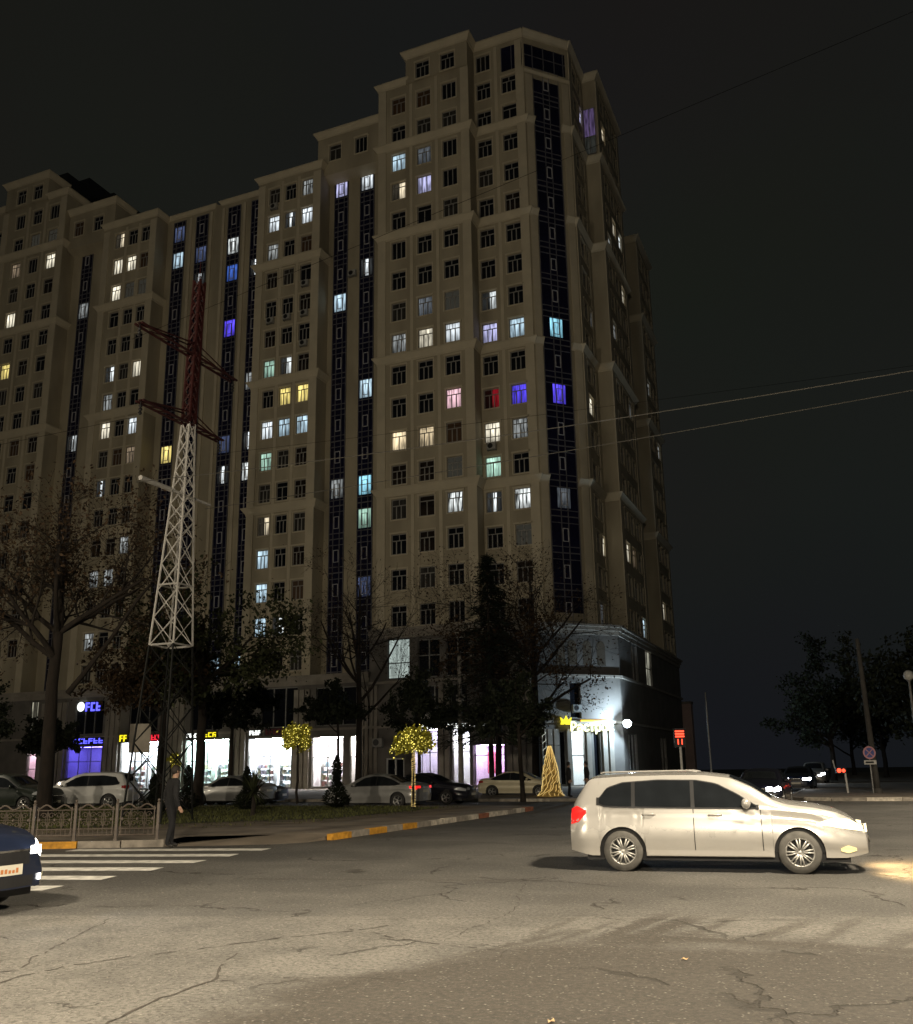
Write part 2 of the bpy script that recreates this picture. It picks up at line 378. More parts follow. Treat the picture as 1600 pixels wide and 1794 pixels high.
    # hairline cracks
    vc = N('ShaderNodeTexVoronoi'); vc.feature = 'DISTANCE_TO_EDGE'; vc.inputs['Scale'].default_value = .42
    wv = N('ShaderNodeMix'); wv.data_type = 'VECTOR'; wv.inputs[0].default_value = .06
    nn = N('ShaderNodeTexNoise'); nn.inputs['Scale'].default_value = 2.2; nn.inputs['Detail'].default_value = 5; Lk(P, nn.inputs['Vector'])
    va = N('ShaderNodeVectorMath'); va.operation = 'MULTIPLY_ADD'; Lk(nn.outputs['Color'], va.inputs[0]); va.inputs[1].default_value = (.9, .9, 0); Lk(P, va.inputs[2])
    Lk(va.outputs[0], vc.inputs['Vector'])
    crk = math_('MULTIPLY', rng(vc.outputs['Distance'], .004, .013, 1, 0), rng(noise(.5, 2), .48, .56))
    base = mixc(math_('MULTIPLY', crk, .75), base, (.03, .026, .02, 1))
    Lk(base, b.inputs['Base Color'])
    b.inputs['Roughness'].default_value = .78; b.inputs['Specular IOR Level'].default_value = .35
    bu = N('ShaderNodeBump'); bu.inputs['Strength'].default_value = .8; bu.inputs['Distance'].default_value = .02
    hh = math_('ADD', math_('MULTIPLY', fine, .6), math_('ADD', spk, math_('MULTIPLY', crk, -2.0)))
    Lk(hh, bu.inputs['Height']); Lk(bu.outputs[0], b.inputs['Normal'])
    return m
ASPHALT = asphalt()
poly_sheet('road', [(-300, -80), (200, -80), (200, 350), (-300, 350)], 0, ASPHALT)

SL = .43                                           # slope of the front kerb line
def front(x): return 18.55 + SL * (x + 12.3)
# left corner block: green strip between the front street, the side street and the parking lane
RX = -14.45
blk = [(-75, front(-75)), (RX, front(RX)), (RX - .4, front(RX - .4) + 1.3), (-13.0, front(-13) + 1.5), (-12.4, 20.3), (-11.75, 20.6), (-11.72, 35.4), (-12.2, 36.3), (-13.2, 36.6), (-75, 36.6)]
poly_sheet('pavement', blk, .13, PAVE, .13)
# dropped kerb: the pavement ramps down to the crossing
mb = MB(); a_ = [(RX + .01, front(RX), .0), (-13.3, front(-13.3), .0), (-12.3, 18.7, .0), (-11.85, 19.3, .0), (-11.75, 20.55, .0)]; b_ = [(RX - .395, front(RX - .4) + 1.3, .131), (-13.6, front(-13.6) + 1.45, .131), (-13.0, front(-13) + 1.5, .131), (-12.4, 20.28, .131), (-11.78, 20.6, .131)]
for i in range(4): mb.quad(a_[i], a_[i + 1], b_[i + 1], b_[i])
struct(mb.build('pavement_ramp', PAVE))
turf = [(-70, front(-70) + 3.2), (-30, front(-30) + 3.0), (-20.6, front(-20.6) + 2.8), (-15.8, 22.5), (-14.2, 25.0), (-14.0, 35.2), (-15.5, 36.0), (-70, 36.0)]
poly_sheet('bare_ground', turf, .136, DIRT)
turf2 = [(-69, front(-69) + 4.0), (-30, front(-30) + 4.0), (-22.5, front(-22.5) + 4.8), (-17.5, 24.6), (-15.4, 26.4), (-15.0, 34.2), (-17, 35.4), (-69, 35.4)]
poly_sheet('lawn', turf2, .142, TURF)
fore = [(-130, 44.6), (-13.2, 44.6), (-12.2, 45.0), (-11.72, 46.0), (-11.72, 140), (-130, 140)]
poly_sheet('forecourt_pavement', fore, .13, PAVE, .13)
rb = [(-2.2, 44.9), (-1.2, 44.5), (60, 41.5), (60, 160), (-3.0, 160), (-3.0, 46.0)]
poly_sheet('far_pavement', rb, .13, PAVE, .13)

# kerb stones, one by one
def kerb(path, mats, L=.95, w=.16, h=.15, group='kerb stones along the corner block', parent=None):
    pts = [Vector((p[0], p[1], 0)) for p in path]; meshes = {}
    i = 0
    for a, b in zip(pts[:-1], pts[1:]):
        d = b - a; n = max(1, round(d.length / L)); l = d.length / n
        for k in range(n):
            m = mats(i); key = (m.name, round(l, 3), i % 3)
            if key not in meshes:
                rr = random.Random(i)
                mb = MB(); e = .012; ll = l - .02
                j = lambda: rr.uniform(-.006, .006)
                prof = [(-w / 2, -.05), (w / 2, -.05), (w / 2, h - e), (w / 2 - e, h), (-w / 2 + e, h), (-w / 2, h - e)]
                v = [(0.01, y + j(), z + j()) for y, z in prof] + [(ll, y + j(), z + j()) for y, z in prof]
                f = [(q, (q + 1) % 6, 6 + (q + 1) % 6, 6 + q) for q in range(6)] + [tuple(reversed(range(6))), tuple(range(6, 12))]
                mb.add(v, f); meshes[key] = mb.mesh('kerb_stone', m)
            p = a + d.normalized() * l * k
            o = link(meshes[key], 'kerb_stone', parent, (p.x, p.y, random.uniform(-.012, .008)), math.atan2(d.y, d.x) + random.uniform(-.012, .012))
            i += 1
kr = struct(thing('kerb', 'x', 'kerb')); del kr['label'], kr['category']
fp = [(x, front(x) - .06) for x in (-34, RX)]
def fcol(i): return [KERB_GREY, KERB_GREY, KERB_WHT, KERB_GREY, KERB_YEL][i % 5] if i > 4 else KERB_GREY
kerb(fp, fcol, parent=kr)
seq = [KERB_YEL, KERB_GREY, KERB_YEL, KERB_GREY, KERB_YEL, KERB_GREY, KERB_WHT, KERB_WHT, KERB_GREY, KERB_WHT, KERB_RED, KERB_WHT, KERB_WHT, KERB_GREY, KERB_WHT, KERB_RED]
kerb([(-11.66, 20.0), (-11.66, 35.1)], lambda i: seq[i % 16], parent=kr)
kerb([(-12.2, 44.55), (-40, 44.55)], lambda i: KERB_WHT if i % 3 == 1 else KERB_GREY, L=1.6, parent=kr)
kerb([(-3.06, 60), (-3.06, 46.0), (-2.25, 44.85), (-1.2, 44.44), (14, 43.7)], lambda i: KERB_WHT if i % 2 else KERB_GREY, L=1.4, parent=kr)

# zebra crossing
PAINT = M('road_paint', (.68, .66, .60), .8, var=.35, scale=5, bump=.2, world=True)
zc = bpy.data.objects.new('crosswalk', None); C.objects.link(zc); zc['kind'] = 'structure'
for i in range(7):
    cx, cy = -11.65 + .15 * i, 17.36 - 1.3 * i
    u = Vector((math.cos(R(14)), math.sin(R(14)), 0)); n = Vector((-u.y, u.x, 0))
    rr = random.Random(i); mb = MB(); top = []; bot = []
    for k in range(13):
        t = -4.4 * k / 12
        top.append(Vector((cx, cy, .004)) + u * (t + rr.uniform(-.03, .03)) + n * (.27 + rr.uniform(-.02, .02)))
        bot.append(Vector((cx, cy, .004)) + u * t - n * (.27 + rr.uniform(-.02, .02)))
    for k in range(12): mb.quad(top[k], top[k + 1], bot[k + 1], bot[k])
    mb.build('stripe', PAINT, zc)

# long cracks in the worn asphalt
CRACK = M('crack_fill', (.045, .038, .030), .95, var=.3, world=True)
mb = MB(); rr = random.Random(5)
def crack(pts, w):
    for a, b in zip(pts[:-1], pts[1:]):
        a, b = Vector((*a, .004)), Vector((*b, .004)); n = max(3, int((b - a).length / .09)); d = (b - a).normalized(); nn = Vector((-d.y, d.x, 0))
        prev = None; off = 0
        for k in range(n + 1):
            off = off * .8 + rr.uniform(-.035, .035)
            if k in (0, n): off *= .3
            p = a.lerp(b, k / n) + nn * off; ww = w * rr.uniform(.15, .8)
            cur = (p + nn * ww, p - nn * ww)
            if prev and rr.random() > .16: mb.quad(prev[0], prev[1], cur[1], cur[0])
            prev = cur
crack([(-6.4, 5.9), (-6.39, 6.67), (-5.91, 7.42), (-5.5, 8.09), (-4.71, 9.31)], .022)
crack([(-4.7, 5.1), (-4.83, 6.5), (-5.4, 7.6)], .02)
crack([(-7.2, 5.8), (-6.68, 6.34), (-7.98, 8.8)], .014)
crack([(-4.83, 6.5), (-4.1, 6.9), (-3.4, 7.0)], .01)
crack([(-5.0, 9.0), (-3.76, 8.49), (-3.06, 8.42), (-3.0, 8.1)], .018)
crack([(-3.77, 8.64), (-3.88, 10.92), (-4.6, 13.5)], .010)
crack([(-6.2, 9.2), (-3.5, 10.2), (-.5, 10.95)], .008)
cr = mb.build('road_cracks', CRACK); cr['kind'] = 'stuff'


# ------------------------------------------------------------------ the apartment block
ZK = lambda k: 14.56 + 3.2254 * k
b0 = thing('apartment_building', 'huge cream apartment tower block with stepped roofline and dark glazed strips', 'building', (-58, 72, 0))
OFF = Vector((-58, 72, 0))
def part(mb, name, mats, parent=None, kind=None, smooth=False):
    o = mb.build(name, mats, b0 if parent is None else parent, smooth=smooth)
    if parent is None: o.location = -OFF
    if kind: o['kind'] = kind
    return o
XU, YU = Vector((1, 0, 0)), Vector((0, 1, 0))
DG = Vector((1, 1, 0)).normalized(); DN = Vector((1, -1, 0)).normalized()
NY = Vector((0, -1, 0)); NX = Vector((1, 0, 0))

def wall_open(mb, o, u, n, a0, a1, z0, z1, ops, depth=.22, mi=0, rmi=None):
    o = Vector(o); rmi = mi if rmi is None else rmi
    us = sorted({a0, a1} | {q for p in ops for q in p[:2]}); zs = sorted({z0, z1} | {q for p in ops for q in p[2:4]})
    P = lambda a, z, d=0: o + u * a - n * d + Vector((0, 0, z))
    for i in range(len(us) - 1):
        run = None
        for j in range(len(zs) - 1):
            ca, cz = (us[i] + us[i + 1]) / 2, (zs[j] + zs[j + 1]) / 2
            hole = any(p[0] < ca < p[1] and p[2] < cz < p[3] for p in ops)
            if not hole and run is None: run = zs[j]
            if run is not None and (hole or j == len(zs) - 2):
                top = zs[j] if hole else zs[j + 1]
                mb.quad(P(us[i], run), P(us[i + 1], run), P(us[i + 1], top), P(us[i], top), mi); run = None
    for p in ops:
        A, B, z_, Z_ = p[:4]
        mb.quad(P(A, z_), P(A, Z_), P(A, Z_, depth), P(A, z_, depth), rmi); mb.quad(P(B, z_, depth), P(B, Z_, depth), P(B, Z_), P(B, z_), rmi)
        mb.quad(P(A, z_, depth), P(B, z_, depth), P(B, z_), P(A, z_), rmi); mb.quad(P(A, Z_), P(B, Z_), P(B, Z_, depth), P(A, Z_, depth), rmi)

def win_frame(w, h, kind=0):
    mb = MB(); W2, H2 = w / 2, h / 2; t = .065; y0, y1 = .09, .16
    mb.box(-W2, -W2 + t, y0, y1, -H2, H2); mb.box(W2 - t, W2, y0, y1, -H2, H2)
    mb.box(-W2 + t, W2 - t, y0, y1, H2 - t, H2); mb.box(-W2 + t, W2 - t, y0, y1, -H2, -H2 + t)
    zt = -H2 + h * (.70, .74, .999, .68)[kind]
    if kind != 2: mb.box(-W2 + t, W2 - t, y0 + .01, y1 - .005, zt - .045, zt + .045)
    else: zt = H2 - t + .045
    for x in ((-w * .155, w * .155), (-.02, ), (-w * .18, w * .16), (-w * .2, w * .12))[kind]: mb.box(x - .048, x + .048, y0 + .012, y1 - .008, -H2 + t, zt - .045)
    if kind in (0, 3): mb.box(-.036, .036, y0 + .012, y1 - .008, zt + .045, H2 - t)
    # lintel cap, sill and jamb trim
    mb.box(-W2 - .16, W2 + .16, -.10, .05, H2 + .03, H2 + .17, 1); mb.box(-W2 - .10, W2 + .10, -.07, .08, -H2 - .12, -H2 - .02, 1)
    mb.box(-W2 - .13, -W2 - .02, -.045, .03, -H2 - .02, H2 + .03, 1); mb.box(W2 + .02, W2 + .13, -.045, .03, -H2 - .02, H2 + .03, 1)
    return mb.mesh('window', [FRAME, PLASTER2])
def pane_mesh(w, h, y=.13):
    mb = MB(); mb.quad((-w / 2, y, -h / 2), (w / 2, y, -h / 2), (w / 2, y, h / 2), (-w / 2, y, h / 2))
    return mb.mesh('pane', GLASS)
WT = {}
def wtype(w, h):
    if (w, h) not in WT: WT[(w, h)] = (win_frame(w, h), pane_mesh(w, h), win_frame(w, h, 1), win_frame(w, h, 2), win_frame(w, h, 3))
    return WT[(w, h)]
NWIN = [0]; WR = random.Random(99)
def window(pos, rz, w, h, mat=None):
    fm, pm, f1, f2, f3 = wtype(w, h); wr = WR.random(); fm = f1 if wr < .10 else f2 if wr < .18 else f3 if wr < .30 else fm
    if mat is None: mat = WR.choice([GLASS] * 6 + [GLASS_CURT, GLASS_BLIND, GLASS_BLIND])
    o = link(fm, 'window', b0, Vector(pos) - OFF, rz)
    p = link(pm, 'pane', o)
    p.material_slots[0].link = 'OBJECT'; p.material_slots[0].material = mat or GLASS
    NWIN[0] += 1
    return o

FRONT = {}   # lit panes of the front: (section, column, floor)
def setlit(sec, txt):
    for t in txt.split():
        c, k, m = t.split(':'); FRONT[(sec, int(c), int(k))] = m
setlit('A', '0:14:cool 0:13:yhalf 0:8:wdim 0:5:warm 1:14:dim 1:13:lilac 1:9:dim 1:8:cream 1:5:warm 2:9:gd 2:8:white 2:6:pink 2:3:curt 0:16:br 1:16:br 2:5:br 2:4:gd')
setlit('B', '0:9:whalf 0:8:lilac 0:6:red 0:5:cream 0:4:green 0:3:wslit 1:8:cool 1:6:violet 1:5:wdim 1:3:curt 1:2:gd')
setlit('D', '0:13:white 1:13:wslit 2:13:white 2:14:wdim 0:12:wdim 0:8:green 1:8:whalf 1:7:yellow 2:7:yellow 0:6:white 1:6:cool 2:6:cool 0:5:green 0:3:yhalf 0:2:cool 0:1:cool 0:0:cool 1:0:whalf 2:1:br 2:12:br')
setlit('F', '0:14:yhalf 0:13:cream 1:13:cream 0:12:cream 0:9:whalf 2:9:cream 0:8:wdim 0:7:cream 2:7:white 2:6:dimw 0:5:wslit 2:3:wdim 0:2:wdim 1:2:wdim 0:0:wdim 1:12:gd 2:12:gd 2:13:br 1:6:br')
setlit('H', '2:14:cream 0:12:cream 0:10:yellow 0:14:dimw 1:15:gd 2:15:gd 1:7:br 2:6:br')
setlit('I', '0:15:cream')
XM = dict(br=GLASS_BROWN, gd=GLASS_DIM)
def pane_mat(sec, c, k):
    m = FRONT.get((sec, c, k)); return None if m is None else (XM.get(m) or L[m])

# blocks of the front: name, x0, x1, y, z-top, window columns, floors, window width, cornice heights
def block(sec, x0, x1, y, zt, cols, rows, w, h, corn, zb=9.6, back=88., side_r=True, side_l=True, pil=(1, 1)):
    ops = []
    for c, x in enumerate(cols):
        for k in rows[c]:
            z = ZK(k); ops.append((x - w / 2, x + w / 2, z - h / 2, z + h / 2))
            window((x, y, z), 0, w, h, pane_mat(sec, c, k))
    mb = MB(); wall_open(mb, (0, y, 0), XU, NY, x0, x1, zb, zt, ops)
    q = lambda a, b, c_, d: mb.quad(a, b, c_, d)
    if side_r: q((x1, y, zb), (x1, back, zb), (x1, back, zt), (x1, y, zt))
    if side_l: q((x0, back, zb), (x0, y, zb), (x0, y, zt), (x0, back, zt))
    q((x0, y, zt), (x1, y, zt), (x1, back, zt), (x0, back, zt))
    # plain pilaster strips and shallow panel joints
    part(mb, 'wall', PLASTER)
    pb = MB()
    for a, on in ((x0, pil[0]), (x1 - .85, pil[1])):
        if on: pb.box(a + .004, a + .85 - .004, y - .10, y + .05, zb, zt - .9)
    mids = [(cols[i] + cols[i + 1]) / 2 for i in range(len(cols) - 1)]
    for m_ in mids: pb.box(m_ - .16, m_ + .16, y - .05, y + .04, zb, zt - .9)
    part(pb, 'pilaster', PLASTER2)
    for z, big, *lim in corn: cornice(lim[0] if lim else x0, lim[1] if lim else x1, y, z, big)
def cornice(x0, x1, y, z, big=1., depth=3.0, el=True, er=True):
    mb = MB()
    for dz0, dz1, p0, p1 in CORN:
        lv = []
        for p, dz in ((p0 * big, dz0), (p1 * big, dz1)):
            a = p if el else 0; b = p if er else 0; zz = z + dz * big; yb = y + depth + dz0 * .013
            lv += [(x0 - a, y - p, zz), (x1 + b, y - p, zz), (x1 + b, yb, zz), (x0 - a, yb, zz)]
        mb.add(lv, [(0, 3, 2, 1), (4, 5, 6, 7), (0, 1, 5, 4), (1, 2, 6, 5), (2, 3, 7, 6), (3, 0, 4, 7)])
    part(mb, 'cornice', PLASTER2)

CORN = ((-.85, -.66, .08, .12), (-.66, -.16, .12, .46), (-.16, -.02, .50, .50))
r17 = list(range(0, 18)); r16 = list(range(0, 17))
# A : three columns, the two right ones a storey higher
A0, A1 = -37.62, -27.88
block('A', A0, A1, 72.0, 69.15, [-35.42, -32.68, -29.96], [r16, r16, r16], 1.47, 1.85, [(69.0, .8, A0, -34.6), (61.85, .9), (52.0, .9), (39.12, .9), (26.22, .9)], zb=13.0)
def attic(sec, x0, x1, y, z0, zt, cols, k, w, h, c0):
    ops = [(x - w / 2, x + w / 2, ZK(k) - h / 2, ZK(k) + h / 2) for x in cols]
    for c, x in enumerate(cols): window((x, y, ZK(k)), 0, w, h, pane_mat(sec, c + c0, k))
    mb = MB(); wall_open(mb, (0, y, 0), XU, NY, x0, x1, z0, zt, ops)
    mb.quad((x1, y, z0), (x1, 86, z0), (x1, 86, zt), (x1, y, zt)); mb.quad((x0, 86, z0), (x0, y, z0), (x0, y, zt), (x0, 86, zt)); mb.quad((x0, y, zt), (x1, y, zt), (x1, 86, zt), (x0, 86, zt))
    part(mb, 'wall', PLASTER); cornice(x0, x1, y, zt, .9)
attic('A', -34.5, A1 + .004, 71.75, 68.2, 71.75, [-32.68, -29.96], 17, 1.47, 1.85, 1)
# B
block('B', A1, -22.7, 73.53, 71.7, [-26.9, -24.28], [list(range(0, 18)), list(range(0, 17))], 1.45, 1.85, [(62.0, .85), (52.1, .85), (39.1, .85), (26.2, .85)], zb=13.0, side_r=False, side_l=False, pil=(0, 1))
# C recessed, D bay, E recessed, F bay, G recessed, H
YR = 73.6
def plain(x0, x1, y, zb, zt, back=88.):
    mb = MB(); mb.quad((x0, y, zb), (x1, y, zb), (x1, y, zt), (x0, y, zt)); mb.quad((x0, y, zt), (x1, y, zt), (x1, back, zt), (x0, back, zt))
    part(mb, 'wall', PLASTER)
r15 = list(range(-1, 15))
block('D', -51.6, -44.1, 71.8, 62.1, [-49.64, -47.68, -45.68], [r15] * 3, 1.26, 1.80, [(62.2, .8), (52.05, .9), (39.2, .9), (26.2, .9)])
block('F', -72.4, -64.98, 71.8, 62.1, [-70.1, -68.2, -66.4], [r15] * 3, 1.26, 1.80, [(62.2, .8), (52.05, .9), (39.2, .9), (26.2, .9)])
block('H', -88.65, -78.62, 71.8, 68.7, [-85.8, -83.1, -80.4], [r16] * 3, 1.40, 1.85, [(68.75, .8, -81.5, -78.62), (62.0, .9), (52.1, .9), (39.2, .9), (26.25, .9)])
attic('H', -88.3, -81.6, 71.55, 68.0, 71.7, [-85.75, -83.15], 17, 1.40, 1.85, 0)
block('I', -100., -88.65, 73.53, 70.5, [-90.9, -93.6], [list(range(5, 17))] * 2, 1.40, 1.85, [(70.5, .8), (62.0, .85), (52.1, .85), (39.1, .85)], side_l=False)
plain(-44.1, A0, YR, 9.6, 62.0); plain(-64.98, -51.6, YR, 9.6, 62.1); plain(-78.62, -72.4, YR, 9.6, 62.0)
cornice(-64.9, -58.6, YR, 62.25, .6, el=False); cornice(-57.7, -51.7, YR, 62.35, .6, er=False)
# jutting top storeys over the recessed bays
def topblock(sec, x0, x1, cols, lits):
    y = 72.4; zs = 60.9; zt = 66.0; w, h = 1.35, 1.8; z = 63.35
    ops = [(x - w / 2, x + w / 2, z - h / 2, z + h / 2) for x in cols]
    for x, m_ in zip(cols, lits): window((x, y, z), 0, w, h, m_)
    mb = MB(); wall_open(mb, (0, y, 0), XU, NY, x0, x1, zs, zt, ops)
    mb.quad((x1, y, zs), (x1, 86, zs), (x1, 86, zt), (x1, y, zt)); mb.quad((x0, 86, zs), (x0, y, zs), (x0, y, zt), (x0, 86, zt)); mb.quad((x0, y, zt), (x1, y, zt), (x1, 86, zt), (x0, 86, zt))
    mb.quad((x0, YR, zs - .5), (x1, YR, zs - .5), (x1, y, zs), (x0, y, zs))
    part(mb, 'wall', PLASTER); cornice(x0, x1, y, zt, .85)
topblock('C', -44.9, A0 - .05, [-42.85, -39.85], [None, None])
topblock('G', -78.5, -71.7, [-77.0, -74.1], [GLASS_BROWN, GLASS])
# vertical ribs on the recessed walls
pb = MB()
for x in (-62.0 + .28, -58.95, -57.35, -54.6): pb.box(x - .16, x + .16, YR - .14, YR + .05, 9.6, 61.4)
part(pb, 'pilaster', PLASTER2)

# ---- glazed strips, floor by floor
SP = {}
def strip_mesh(w):
    if w in SP: return SP[w]
    mb = MB(); W2 = w / 2; H2 = 3.2254 / 2
    for z0, z1 in ((H2 - .06, H2), (-H2, -H2 + .03), (-H2 + .5, -H2 + .56), (H2 - .62, H2 - .57)): mb.box(-W2 + .01, W2 - .01, -.05, .03, z0, z1)
    for x in (-W2 + .05, -.34, .34, W2 - .05): mb.box(x - .03, x + .03, -.045, .035, -H2 + .03, H2 - .06)
    for a in (-.27, .23): mb.box(a, a + .04, -.07, .02, -.62, .55, 1)
    for z in (-.62, .51): mb.box(-.23, .23, -.07, .02, z, z + .04, 1)
    m = mb.mesh('strip_mullions', [MULL, VENT]); p = pane_mesh(w, 3.2254, .04); SP[w] = (m, p)
    return SP[w]
def strip(x, y, ks, w, lits, rz=0, z0=0):
    r = bpy.data.objects.new('glazing_strip', None); C.objects.link(r); r.parent = b0; r.location = Vector((x, y, 0)) - OFF; r.rotation_euler = (0, 0, rz)
    fm, pm = strip_mesh(w)
    for k in ks:
        o = link(fm, 'mullion_frame', r, (0, -.06, ZK(k)))
        p = link(pm, 'glass_panel', r, (0, -.06, ZK(k)))
        p.material_slots[0].link = 'OBJECT'; mt = lits.get(k); p.material_slots[0].material = GLASS_NAVY
        if mt is not None:
            q = link(wtype(1.26, 1.8)[1], 'lit_pane', r, (0, -.165, ZK(k) + .05)); q.material_slots[0].link = 'OBJECT'; q.material_slots[0].material = L[mt]
strip(-42.70, YR, r15, 1.65, {14: 'lilac', 10: 'cool', 4: 'wdim'})
strip(-39.72, YR, r15, 1.65, {14: 'white', 11: 'wslit', 7: 'cool', 4: 'cyan', 3: 'green', 1: 'bdim'})
strip(-63.25, YR, r15, 1.65, {14: 'bdim', 13: 'cool', 6: 'yellow'})
strip(-60.20, YR, r15, 1.65, {13: 'bdim', 12: 'wslit'})
strip(-55.95, YR, r15, 1.65, {13: 'curt', 12: 'blue', 10: 'violet', 6: 'bdim', 5: 'wslit', -1: 'cool'})
strip(-52.95, YR, r15, 1.65, {12: 'wslit', 8: 'wdim', 6: 'wslit', 5: 'curt', -1: 'cool'})
strip(-76.45, YR, r15, 1.65, {12: 'wdim', 7: 'whalf'})
strip(-73.35, YR, r15, 1.65, {10: 'lilac'})
# ---- corner: chamfer wall, corner strip, attic glazing
P1 = Vector((-22.7, 73.53, 0)); LCH = 4.95
CA = P1.copy()
mb = MB(); wall_open(mb, CA, DG, DN, 0, LCH, 13.0, 67.2, [(.92, 3.79, 14.2, 66.6)], depth=.12)
wall_open(mb, CA, DG, DN, 0, LCH, 67.2, 71.7, [(.10, LCH - .3, 67.7, 70.4)], depth=.15)
mb.quad(CA + Vector((0, 0, 71.7)), CA + DG * LCH + Vector((0, 0, 71.7)), Vector((-19.2, 90, 71.7)), Vector((-22.7, 90, 71.7)))
part(mb, 'wall', PLASTER)
cs = CA + DG * 2.355
strip(cs.x - DN.x * .10, cs.y - DN.y * .10, list(range(0, 17)), 2.86, {8: 'cyan', 6: 'violet', 3: 'dim'}, R(45))
ag = MB()
ag.obox(CA, DG, DN, .10, LCH - .3, -.14, -.10, 67.7, 70.4); ag.obox((0, 73.53, 0), XU, NY, -24.95, -22.75, .01, .05, 67.7, 70.4)
for a in (1.0, 2.2, 3.4, 4.4): ag.obox(CA, DG, DN, a - .04, a + .04, -.10, -.02, 67.7, 70.4, 1)
ag.obox(CA, DG, DN, .10, LCH - .3, -.10, -.03, 69.1, 69.16, 1)
for a in (-24.95, -23.9, -22.85): ag.obox((0, 73.53, 0), XU, NY, a - .04, a + .04, .052, .10, 67.7, 70.4, 1)
part(ag, 'attic_glazing', [GLASS_NAVY, MULL])
def ch_cornice(z, big, a0=0, a1=LCH):
    mb = MB()
    for dz0, dz1, p0, p1 in CORN:
        lv = []
        for p, dz in ((p0 * big, dz0), (p1 * big, dz1)):
            A_, B_ = (a0 - p * .41 if a0 == 0 else a0), (a1 + p * .41 if a1 == LCH else a1); zz = Vector((0, 0, z + dz * big))
            lv += [CA + DG * A_ + DN * (p - .003) + zz, CA + DG * B_ + DN * (p - .003) + zz, CA + DG * B_ - DN * 1.2 + zz, CA + DG * A_ - DN * 1.2 + zz]
        mb.add(lv, [(0, 3, 2, 1), (4, 5, 6, 7), (0, 1, 5, 4), (1, 2, 6, 5), (2, 3, 7, 6), (3, 0, 4, 7)])
    part(mb, 'cornice', PLASTER2)
ch_cornice(71.75, .9); ch_cornice(67.35, .35)
for z in (62.0, 52.1, 39.1, 26.2): ch_cornice(z, .85, 0, .9); ch_cornice(z, .85, 3.82, LCH)
cornice(A1, -22.7, 73.53, 71.75, .9, el=False, er=False)
pb = MB()
for a in (.12, 4.1): pb.obox(CA, DG, DN, a, a + .7, -.05, .08, 13.0, 66.8)
part(pb, 'pilaster', PLASTER2)
# ---- the side face along the side street
def scornice(x, y0, y1, z, big=.9):
    mb = MB()
    for dz0, dz1, p0, p1 in CORN:
        lv = []
        for p, dz in ((p0 * big, dz0), (p1 * big, dz1)):
            zz = z + dz * big; xb = x - 2.6 + dz0 * .013; lv += [(xb, y0 - p, zz), (x + p, y0 - p, zz), (x + p, y1 + p, zz), (xb, y1 + p, zz)]
        mb.add(lv, [(0, 3, 2, 1), (4, 5, 6, 7), (0, 1, 5, 4), (1, 2, 6, 5), (2, 3, 7, 6), (3, 0, 4, 7)])
    part(mb, 'cornice', PLASTER2)
SIDELIT = {}
def sidelit(txt):
    for t in txt.split():
        s, c, k, m = t.split(':'); SIDELIT[(s, int(c), int(k))] = m
sidelit('a:1:13:cream a:0:12:wdim a:2:13:whalf a:2:11:cream b:1:9:dim a:0:9:wdim b:0:6:cream a:2:7:wdim d:0:9:wdim d:2:7:wdim b:1:2:cream a:0:2:cream a:1:2:dimw d:0:1:cream a:2:0:cool b:0:0:dim a:0:16:yhalf b:1:16:lilac c:0:10:dimw')
far = MB(); farg = MB()
def sblock(sec, x, y0, y1, zt, cols, rows, corn, each=False, zb=13.0):
    w, h = 1.45, 1.85; ops = []
    for c, y in enumerate(cols):
        for k in rows:
            z = ZK(k); ops.append((y - w / 2, y + w / 2, z - h / 2, z + h / 2)); m_ = SIDELIT.get((sec, c, k))
            if each or m_: window((x, y, z), R(90), w, h, (XM.get(m_) or L[m_]) if m_ else None)
            else:
                fm = wtype(w, h)[0]; rot = Matrix.Rotation(R(90), 3, 'Z')
                vs = [rot @ v.co + Vector((x, y, z)) for v in fm.vertices]; base = len(far.v)
                far.v += [tuple(v) for v in vs]
                for p in fm.polygons: far.f.append(tuple(i + base for i in p.vertices)); far.m.append(p.material_index)
                farg.quad((x - .13, y - w / 2, z - h / 2), (x - .13, y + w / 2, z - h / 2), (x - .13, y + w / 2, z + h / 2), (x - .13, y - w / 2, z + h / 2))
    mb = MB(); wall_open(mb, (x, 0, 0), YU, NX, y0, y1, zb, zt, ops)
    mb.quad((x - 3, y0, zb), (x, y0, zb), (x, y0, zt), (x - 3, y0, zt)); mb.quad((x, y1, zb), (x - 3, y1, zb), (x - 3, y1, zt), (x, y1, zt)); mb.quad((x - 8, y0, zt), (x, y0, zt), (x, y1, zt), (x - 8, y1, zt))
    part(mb, 'wall', PLASTER)
    pb = MB()
    for a in (y0, y1 - .8): pb.box(x - .05, x + .09, a + .004, a + .796, zb, zt - .9)
    part(pb, 'pilaster', PLASTER2)
    for z in corn: scornice(x, y0, y1, z)
sblock('b', -19.2, 77.03, 82.2, 71.7, [79.2, 81.4], list(range(0, 18)), [71.75, 62.0, 52.0, 39.1, 26.2], each=True)
sblock('a', -17.75, 82.2, 92.2, 71.8, [84.7, 87.35, 90.0], list(range(0, 18)), [71.85, 62.05, 52.05, 39.2, 26.25])
sblock('c', -19.35, 92.2, 98.7, 66.5, [94.0, 96.9], list(range(0, 15)), [66.5])
sblock('d', -17.6, 98.7, 106.2, 62.2, [100.7, 102.6, 104.5], list(range(0, 15)), [62.2, 52.05, 39.2, 26.2])
o = part(far, 'distant_window', [FRAME, PLASTER2], kind='stuff'); o2 = part(farg, 'distant_pane', GLASS, kind='stuff')
